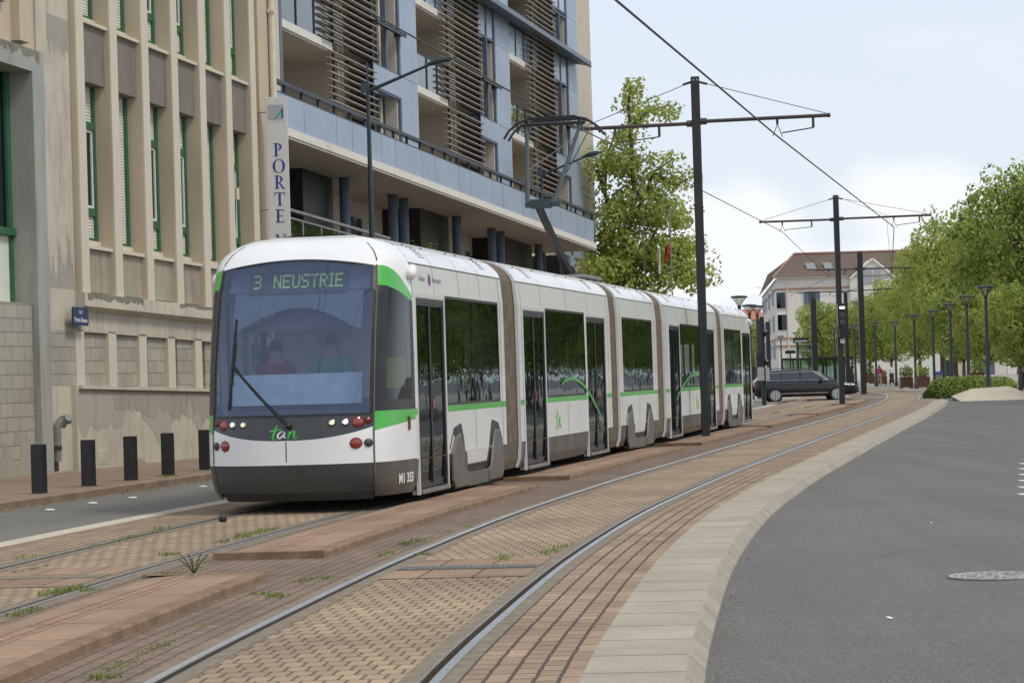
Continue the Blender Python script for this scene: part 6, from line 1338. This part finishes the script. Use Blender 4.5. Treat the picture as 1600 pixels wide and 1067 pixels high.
# ------------------------------------------------------------------ CAR
def car():
    Y0 = 122.6; xr, xf = px2x(1177, Y0), px2x(1342, Y0); Lc = xf-xr; W_ = 1.82
    T = thing('parked_car', 'black estate car crossing the tracks behind the signal mast', 'car', ((xr+xf)/2, Y0+W_/2, -.02)); zb = -.02
    c = lambda x, y, z: Vector((xr+x*Lc/4.77, Y0+W_/2+y, zb+z))
    # lower body rings: (x, half-width, bottom z, belt z)
    prof = [(0, .60, .45, .75), (.04, .78, .34, .98), (.15, .86, .28, 1.05), (.6, .90, .24, 1.0), (1.4, .91, .22, .97), (2.3, .91, .22, .95), (3.2, .91, .22, .93), (3.55, .90, .22, .90), (3.9, .89, .24, .86), (4.3, .84, .26, .79), (4.6, .72, .30, .70), (4.74, .55, .36, .60), (4.77, .45, .42, .54)]
    q = MB(); vs = []; K_ = 14
    for x, hw, z0, z1 in prof:
        ring = [(-hw*.86, z0), (-hw*.97, z0+.08), (-hw, z0+(z1-z0)*.45), (-hw*.99, z0+(z1-z0)*.75), (-hw*.95, z1-.03), (-hw*.86, z1), (-hw*.4, z1+.02), (hw*.4, z1+.02), (hw*.86, z1), (hw*.95, z1-.03), (hw*.99, z0+(z1-z0)*.75), (hw, z0+(z1-z0)*.45), (hw*.97, z0+.08), (hw*.86, z0)]
        vs += [c(x, y, z) for y, z in ring]
    n = len(prof); q.add(vs, [(i*K_+k, i*K_+(k+1) % K_, (i+1)*K_+(k+1) % K_, (i+1)*K_+k) for i in range(n-1) for k in range(K_)]+[tuple(range(K_)), tuple(range((n-1)*K_, n*K_))])
    M_CAR = plain('car_black', (.010, .010, .013), .25, 0, .1, 3, .5, .35); bd = q.build('body', M_CAR, T, smooth=True)
    # greenhouse
    gh = [(.12, .70, .98, 1.02), (.42, .68, .98, 1.40), (.9, .66, .98, 1.47), (1.8, .66, .97, 1.50), (2.6, .66, .96, 1.47), (2.95, .66, .95, 1.38), (3.35, .70, .93, 1.15), (3.75, .76, .90, .92)]
    q = MB(); vs = []
    for x, hw, z0, z1 in gh:
        zz_ = z0; vs += [c(x, -.86, z0), c(x, -hw-.10*(1.5-z1)/.5, max(z0, z1-.10)), c(x, -hw*.93, z1), c(x, 0, z1+.015), c(x, hw*.93, z1), c(x, hw+.10*(1.5-z1)/.5, max(z0, z1-.10)), c(x, .86, z0)]
    q.add(vs, [(i*7+k, i*7+k+1, (i+1)*7+k+1, (i+1)*7+k) for i in range(len(gh)-1) for k in range(6) if not (i >= 4 and k in (2, 3)) ], 0)
    fs = [(i*7+k, i*7+k+1, (i+1)*7+k+1, (i+1)*7+k) for i in range(4, len(gh)-1) for k in (2, 3)]
    cab_ = q.build('cabin', M_CAR, T, smooth=True)
    q = MB(); q.add(vs, fs); q.build('windscreen', glass('car_glass_front', (.35, .4, .4), (.9, .95, 1), .35), T, smooth=True)
    GLS = glass('car_glass', (.15, .18, .18), (.8, .85, .9), .08)
    for sg in (-1, 1):
        y = lambda z: sg*(.862-(z-.97)*.33+.008)
        for pts in ([(.35, 1.02), (.50, 1.34), (1.20, 1.40), (1.15, 1.02)], [(1.22, 1.02), (1.27, 1.40), (2.02, 1.42), (2.02, 1.01)], [(2.10, 1.01), (2.10, 1.42), (2.65, 1.38), (3.15, 1.12), (3.28, .99)]):
            q = MB(); q.add([c(a, y(z), z) for a, z in pts], [tuple(range(len(pts)))]); q.build('side_window', GLS, T)
        q = MB()
        for a, b_ in (((.30, 1.0), (3.32, .97)), ((.48, 1.37), (2.65, 1.405))): q.tube([c(a[0], y(a[1])*1.005, a[1]), c(b_[0], y(b_[1])*1.005, b_[1])], .012, 5)
        q.tube([c(2.65, y(1.4)*1.005, 1.405), c(3.32, y(.97)*1.005, .97)], .012, 5); q.tube([c(.7, sg*.93, .38), c(3.3, sg*.93, .38)], .012, 5); q.build('chrome_trim', M_CHROME, T)
        q = MB(); q.tube([c(.7, sg*.58, 1.53), c(.9, sg*.58, 1.56), c(2.3, sg*.58, 1.56), c(2.5, sg*.58, 1.52)], .018, 6); q.build('roof_rail', M_TBLK, T)
        q = MB(); q.ball(tuple(c(3.0, sg*.98, 1.0)), (.10, .10, .07), 10, 7); q.build('wing_mirror', M_CAR, T, smooth=True)
        q = MB()
        for x in (1.5, 2.35): q.box(x-.1, x+.1, .905, .925, .80, .83, lambda a, y_, z: c(a, sg*y_, z))
        q.build('door_handle', M_CAR, bd)
        q = MB()
        for x in (1.2, 2.06, 3.2): q.tube([c(x, sg*.918, .30), c(x, sg*.916, .6), c(x, sg*.885, .93)], .006, 4)
        q.build('door_gap', M_TBLK, bd)
        for wx in (.92, 3.70):
            q = MB(); q.lathe([(.34, .0), (.36, .02)], c(wx, sg*.905, .32), 24, axis='y'); q.build('wheel_arch', M_TBLK, T)
            q = MB(); q.lathe([(.20, -.10), (.315, -.10), (.33, -.06), (.33, .06), (.315, .10), (.21, .10)], c(wx, sg*.84, .31), 26, axis='y'); Wl = q.build('wheel', M_TBLK, T, smooth=False)
            q = MB(); cc = c(wx, sg*.948, .31)
            for k in range(10):
                a = 2*pi*k/10; u_ = Vector((cos(a), 0, sin(a))); v_ = Vector((-sin(a), 0, cos(a)))
                q.add([cc+u_*.04+v_*.02, cc+u_*.22+v_*.034, cc+u_*.22-v_*.034, cc+u_*.04-v_*.02], [(0, 1, 2, 3)])
            q.lathe([(.215, 0), (.235, 0), (.235, .01), (.215, .01)], cc+Vector((0, -.005, 0)), 24, axis='y', cap=False); q.build('alloy_rim', plain('alloy', (.62, .62, .62), .3, .7), Wl)
    q = MB(); q.ball(tuple(c(4.42, -.70, .70)), (.16, .12, .07), 10, 7); q.ball(tuple(c(4.42, .70, .70)), (.16, .12, .07), 10, 7); q.build('headlight', M_CHROME, T, smooth=True)
    q = MB(); q.box(4.70, 4.80, -.42, .42, .50, .58, c); q.box(4.55, 4.78, -.62, .62, .28, .31, c); q.build('grille_trim', M_CHROME, T)
    q = MB(); q.box(4.78, 4.80, -.26, .26, .42, .50, c); q.build('number_plate', M_WHITEF, T)
    q = MB(); q.box(-.01, .1, -.78, -.5, .75, .95, c); q.box(-.01, .1, .5, .78, .75, .95, c); q.build('tail_light', M_REDL, T)
    q = MB(); q.box(1.9, 2.0, -.6, -.15, .6, 1.25, c); q.box(1.9, 2.0, .15, .6, .6, 1.25, c); q.box(.9, 1.0, -.6, .6, .6, 1.2, c); q.build('seats', M_DKC, T)
    return T
car()
# ------------------------------------------------------------------ PALE BUILDING behind, other far houses
YF = 300; fx = lambda u: px2x(u, YF); fz = lambda u, v: P(u, v, YF).z
B3 = thing('corner_building', 'pale four-storey corner building with a brown tiled roof and a gable', 'building', (fx(1300), YF, 0))
x0, x1 = fx(1216), fx(1475); ze = fz(1216, 435)+.0
q = MB(); q.add([Vector((x0, YF, -.5)), Vector((x1, YF, -.5)), Vector((x1, YF, ze)), Vector((x0, YF, ze)), Vector((px2x(1193, 372), 372, -.5)), Vector((px2x(1193, 372), 372, ze)), Vector((x1, 372, ze)), Vector((x1, 372, -.5))], [(0, 1, 2, 3), (4, 0, 3, 5), (1, 7, 6, 2), (7, 4, 5, 6)])
M_WB = stucco('white_render', (.70, .665, .60), (.60, .565, .50), .3); q.build('wall', M_WB, B3)
M_TILE = brick('roof_tiles', .5, .35, (.165, .115, .085), (.135, .096, .073), (.09, .065, .05), .1, coord='Object', nscale=.2, dirt=(.6, .55, .5))
zr = fz(1258, 392); xr_ = fx(1258); e_ = .5
q = MB(); q.add([Vector((x0-e_, YF-e_, ze)), Vector((x1+e_, YF-e_, ze)), Vector((x1, YF+9, zr)), Vector((xr_, YF+9, zr)), Vector((px2x(1193, 372)-e_, 372, ze)), Vector((xr_+3, 372, zr)), Vector((x1+e_, 372, ze)), Vector((x1, 372, zr))], [(0, 1, 2, 3), (4, 0, 3, 5), (3, 2, 7, 5), (1, 6, 7, 2)])
RF = q.build('roof', M_TILE, B3)
q = MB(); q.tube([Vector((x0-e_, YF-e_, ze+.05)), Vector((xr_, YF+9, zr+.1)), Vector((x1, YF+9, zr+.1))], .14, 6); q.build('ridge_tiles', M_TRIM, RF)
for v, m_ in ((452, M_TRIM), (529, M_TRIM), (541, M_TRIM), (437, M_SLABW)):
    z = fz(1216, v); q = MB(); q.box(x0-.1, x1, YF-.14, YF, z-.10, z+.10); q.add([Vector((x0-.1, YF-.1, z-.1)), Vector((x0-.1, YF-.1, z+.1)), Vector((px2x(1193, 372)-.1, 372, z+.1)), Vector((px2x(1193, 372)-.1, 372, z-.1))], [(0, 1, 2, 3)]); q.build('string_course', m_, B3)
wins = [(1215, 1229, 457, 482, 1), (1216, 1230, 492, 516, 1), (1258, 1283, 455, 482, 2), (1259, 1283, 490, 515, 2), (1334, 1366, 456, 484, 2), (1352, 1365, 418.5, 443, 0), (1368, 1378, 418, 443, 0), (1335, 1360, 492, 516, 2), (1400, 1425, 455, 482, 2)]
for u0, u1, v0, v1, kd in wins:
    a, b_ = fx(u0), fx(u1); z1_, z0_ = fz(u0, v0), fz(u0, v1); q = MB(); q.box(a-.08, b_+.08, YF-.09, YF-.0, z0_-.08, z1_+.08); W = q.build('window', M_WHITEF, B3)
    q = MB(); q.box(a, b_, YF-.12, YF-.09, z0_, z1_); q.build('pane', M_WGL if kd else M_SIGNG, W)
    if kd: q = MB(); 
    if kd == 1: q.box(a+(b_-a)*.45, b_, YF-.16, YF-.12, z0_, z1_); q.build('shutter', M_DKRAIL, W)
    if kd == 2: q.box(a, a+(b_-a)*.28, YF-.16, YF-.12, z0_, z1_); q.box(a+(b_-a)*.72, b_, YF-.16, YF-.12, z0_, z1_); q.build('shutter', M_BLUEF, W)
q = MB(); ga = [(fx(1330), fz(1330, 436)), (fx(1366), fz(1366, 405)), (fx(1404), fz(1404, 436)), (fx(1404), fz(1404, 470)), (fx(1330), fz(1330, 470))]; q.prism(ga, YF-.35, YF+5, lambda A_, B_, C_: Vector((A_, C_, B_))); q.build('gable', M_WB, B3)
q = MB()
for a, b_ in ((0, 1), (1, 2)): q.tube([Vector((ga[a][0], YF-.4, ga[a][1])), Vector((ga[b_][0], YF-.4, ga[b_][1]))], .16, 6)
q.build('gable_trim', M_SLABW, B3)
for (u0, u1, v0, v1) in [(1352, 1365, 418.5, 443), (1368, 1378, 418, 443)]:
    q = MB(); q.box(fx(u0), fx(u1), YF-.42, YF-.36, fz(u0, v1), fz(u0, v0)); q.build('gable_window', M_SIGNG, B3); 
for (u0, u1) in ((1268, 1283), (1296, 1309)):
    q = MB(); q.prism([(3.0, ze+1.05), (3.05, ze+1.1), (5.0, ze+1.85), (4.95, ze+1.8)], fx(u0), fx(u1), lambda A_, B_, C_: Vector((C_, YF+A_-.6, B_+.0))); q.build('skylight', M_PIPE, RF)
for t in (.2, .45, .7, .88):   # side windows
    y = YF+72*t; xx = x0+(px2x(1193, 372)-x0)*t-.05
    for z in (3.8, 7.0, 10.2):
        q = MB(); q.box(xx-.08, xx+.05, y-1.2, y+1.2, z-1, z+1); q.build('side_window', M_BLUEC, B3)
q = MB(); q.tube([(fx(1232), YF-.1, 0), (fx(1232), YF-.1, ze)], .07, 6); q.build('downpipe', M_SLABW, B3)
# low shop fronts and houses glimpsed under the crowns
def far_house(u0, u1, vt, Y, mat, label, roof=None, seed=0):
    random.seed(seed); a, b_ = px2x(u0, Y), px2x(u1, Y); zt = P((u0+u1)/2, vt, Y).z; T = thing('house', label, 'house', ((a+b_)/2, Y, 0)); q = MB(); q.box(a, b_, Y, Y+12, -.5, zt); q.build('wall', mat, T)
    q = MB(); zr_ = zt+(1.8 if roof else .3); q.add([Vector((a-.3, Y-.4, zt)), Vector((b_+.3, Y-.4, zt)), Vector((b_+.3, Y+6, zr_)), Vector((a-.3, Y+6, zr_)), Vector((b_+.3, Y+12.4, zt)), Vector((a-.3, Y+12.4, zt))], [(0, 1, 2, 3), (3, 2, 4, 5), (0, 3, 5), (1, 4, 2), (0, 1, 4, 5)]); q.build('roof', roof or M_SLABW, T)
    n = max(1, int((b_-a)/3.2))
    for i in range(n):
        for z in ([1.2] if zt < 4 else [1.2, 4.2] if zt < 7.5 else [1.2, 4.2, 7.2]):
            x = a+(b_-a)*(i+.5)/n; q = MB(); q.box(x-.8, x+.8, Y-.08, Y+.02, z-(.9 if z > 2 else 1.2), z+.9); W = q.build('window', random.choice((M_SHOP, M_BLUEF, M_WHITEF, M_SHOP)), T); q = MB(); q.box(x-.03, x+.03, Y-.12, Y-.08, z-.9, z+.9); q.build('mullion', M_WHITEF, W)
far_house(1378, 1445, 545, 330, M_WB, 'pale low building glimpsed under the crowns right of the woman in pink', None, 1)
far_house(1450, 1520, 535, 340, M_CREAM, 'cream building behind the bin and lamps', None, 2)
far_house(1524, 1640, 530, 350, M_WB, 'pale building glimpsed at the right edge under the trees', None, 3)
far_house(1290, 1376, 552, 320, M_BEIGE, 'low shop front behind the signal mast', None, 4)
far_house(1120, 1192, 500, 420, M_CREAM, 'small house with an orange roof behind the rear of the tram', M_TERRA, 5)
far_house(1530, 1700, 470, 390, M_BEIGE, 'tall distant block almost hidden by the right-hand trees', None, 6)
# tram stop: shelter and information sign
Y = 212; T = thing('tram_shelter', 'glass and dark metal tram stop shelter behind the car', 'shelter', (px2x(1290, Y), Y, 0))
q = MB()
for u in (1222, 1238, 1250, 1263, 1276, 1290, 1302, 1318, 1330): q.tube([(px2x(u, Y), Y, 0), (px2x(u, Y), Y, P(u, 560, Y).z)], .06, 6)
q.box(px2x(1220, Y), px2x(1332, Y), Y-.1, Y+.1, P(1270, 562, Y).z, P(1270, 558.5, Y).z); q.build('frame', M_TBLK, T)
q = MB(); q.grid(8, 1, lambda u, v: Vector((px2x(1224, Y)+(px2x(1328, Y)-px2x(1224, Y))*u, Y+.05, .4+2.0*v))); q.build('glass_wall', M_GLG, T)
q = MB(); q.prism([(px2x(1246, Y), P(1246, 558, Y).z), (px2x(1282, Y), P(1282, 557, Y).z), (px2x(1277, Y), P(1277, 538, Y).z), (px2x(1246, Y), P(1246, 537, Y).z)], 0, .05, lambda A_, B_, C_: Vector((A_, Y+.6+C_, B_))); q.build('sloping_glass_roof', M_GLB, T)
q = MB()
for u in (1246, 1258, 1270, 1280): q.tube([(px2x(u, Y), Y+.55, P(u, 558, Y).z), (px2x(u, Y), Y+.55, P(u, 538, Y).z)], .03, 5)
for v in (538, 548): q.tube([(px2x(1246, Y), Y+.55, P(1246, v, Y).z), (px2x(1280, Y), Y+.55, P(1280, v, Y).z)], .03, 5)
q.build('roof_bars', M_PIPE, T)
Y = 178; T = thing('information_sign', 'dark information board on a post in front of the pale building', 'sign', (px2x(1251, Y), Y, 0))
q = MB(); q.box(px2x(1239, Y), px2x(1263, Y), Y-.1, Y+.1, P(1251, 536, Y).z, P(1251, 528, Y).z); q.build('board', M_TBLK, T)
q = MB(); q.box(px2x(1241, Y), px2x(1261, Y), Y-.12, Y-.1, P(1251, 534.5, Y).z, P(1251, 531.5, Y).z); q.build('pale_strip', M_GLB if 0 else M_SIGNG, T)
q = MB(); q.tube([(px2x(1246, Y), Y, 0), (px2x(1246, Y), Y, P(1251, 528, Y).z)], .06, 8); q.build('post', M_TBLK, T)
Y = 186; q = MB(); q.box(px2x(1226, Y), px2x(1242, Y), Y-.08, Y+.08, P(1234, 552.5, Y).z, P(1234, 547.5, Y).z); q.tube([(px2x(1234, Y), Y, 0), (px2x(1234, Y), Y, P(1234, 550, Y).z)], .05, 6)
q.build('small_sign', M_TBLK, loc=(px2x(1234, Y), Y, 0), tag=('small dark sign left of the stop shelter', 'sign'))
# signal posts near the tram rear
def post(u, vt, Y, r_, label):
    q = MB(); x = px2x(u, Y); q.tube([(x, Y, -.1), (x, Y, P(u, vt, Y).z)], r_, 10); return q, x
q, x = post(1191, 495, 112, .10, ''); Y = 112
T = thing('signal_post', 'dark post with a black signal head and grey cabinets, left of the car', 'signal', (x, Y, -.1)); q.build('post', M_BLACK, T)
q = MB(); q.box(px2x(1180, Y), px2x(1190, Y), Y-.2, Y+.2, P(1185, 574, Y).z, P(1185, 550, Y).z); q.build('signal_head', M_TBLK, T, bevel=.02)
q = MB(); q.box(px2x(1181, Y), px2x(1191.5, Y), Y-.3, Y-.1, P(1185, 595, Y).z, P(1185, 574, Y).z); q.box(px2x(1193.5, Y), px2x(1199.5, Y), Y-.3, Y-.1, P(1196, 595, Y).z, P(1196, 574, Y).z); q.build('grey_cabinet', M_SIGNG, T, bevel=.02)
q = MB(); q.ball((px2x(1196, Y), Y, P(1196, 566, Y).z), .14); q.ball((px2x(1195, Y), Y, P(1196, 520, Y).z), .16); q.build('loudspeaker', M_TBLK, T)
for u, vt, Y, lab in ((1186, 500, 140, 'thin black post left of the signal post'), (1200, 503, 150, 'thin black post right of the signal post')):
    q, x = post(u, vt, Y, .12, lab); q.build('post', M_BLACK, loc=(x, Y, 0), tag=(lab, 'post'))
# flags
for u, vt, vb, Y, mt, lab in ((1003, 282, 322, 95, M_BLU, 'blue flag on a pole among the leaves of the loose tree'), (1046, 320, 400, 93.2, M_RED, 'red flag on a pole right of the loose tree')):
    x = P(u, vt, Y).x; zt = P(u, vt, Y).z; T = thing('flagpole', lab, 'flag', (x, Y, 0)); q = MB(); q.tube([(x, Y, -.1), (x, Y, zt)], .024, 8); q.ball((x, Y, zt), .04); q.build('pole', M_PIPE, T)
    h_ = P(u, vt, Y).z-P(u, vb, Y).z; q = MB(); q.grid(6, 10, lambda a, b_: Vector((x-.05-.20*a*(1-.3*b_), Y+.12*sin(a*7+b_*3), zt-.2-h_*.30*(1-b_)-.25*a-(1.1 if vb == 400 else 0)))); q.build('cloth', mt, T)
    if vb == 400:
        q = MB(); q.grid(4, 8, lambda a, b_: Vector((x-.37-.10*a, Y+.10*sin(a*6+b_*3), zt-1.2-h_*.5*(1-b_)-.35))); q.build('pale_stripe', M_WHITEF, T)
# pedestrians
person((px2x(1372, 203), 203, -.012), pi/2, 'woman in a bright pink jacket walking away across the square', M_PINK, M_TROUS, M_HAIRB, 1.62, 'down', stride=.16, longhair=True, skirt=True)
person((px2x(1391, 212), 212, -.012), -pi/2+.4, 'person in a white top walking right of the woman in pink', M_WHC, M_DKC, M_HAIRD, 1.66, 'down', stride=.14)
person((px2x(1594, 150), 150, -.012), pi/2+.3, 'person in a tan jacket under the trees at the right photo edge', M_TANC, M_DKC, M_HAIRD, 1.72, 'down', stride=.1)
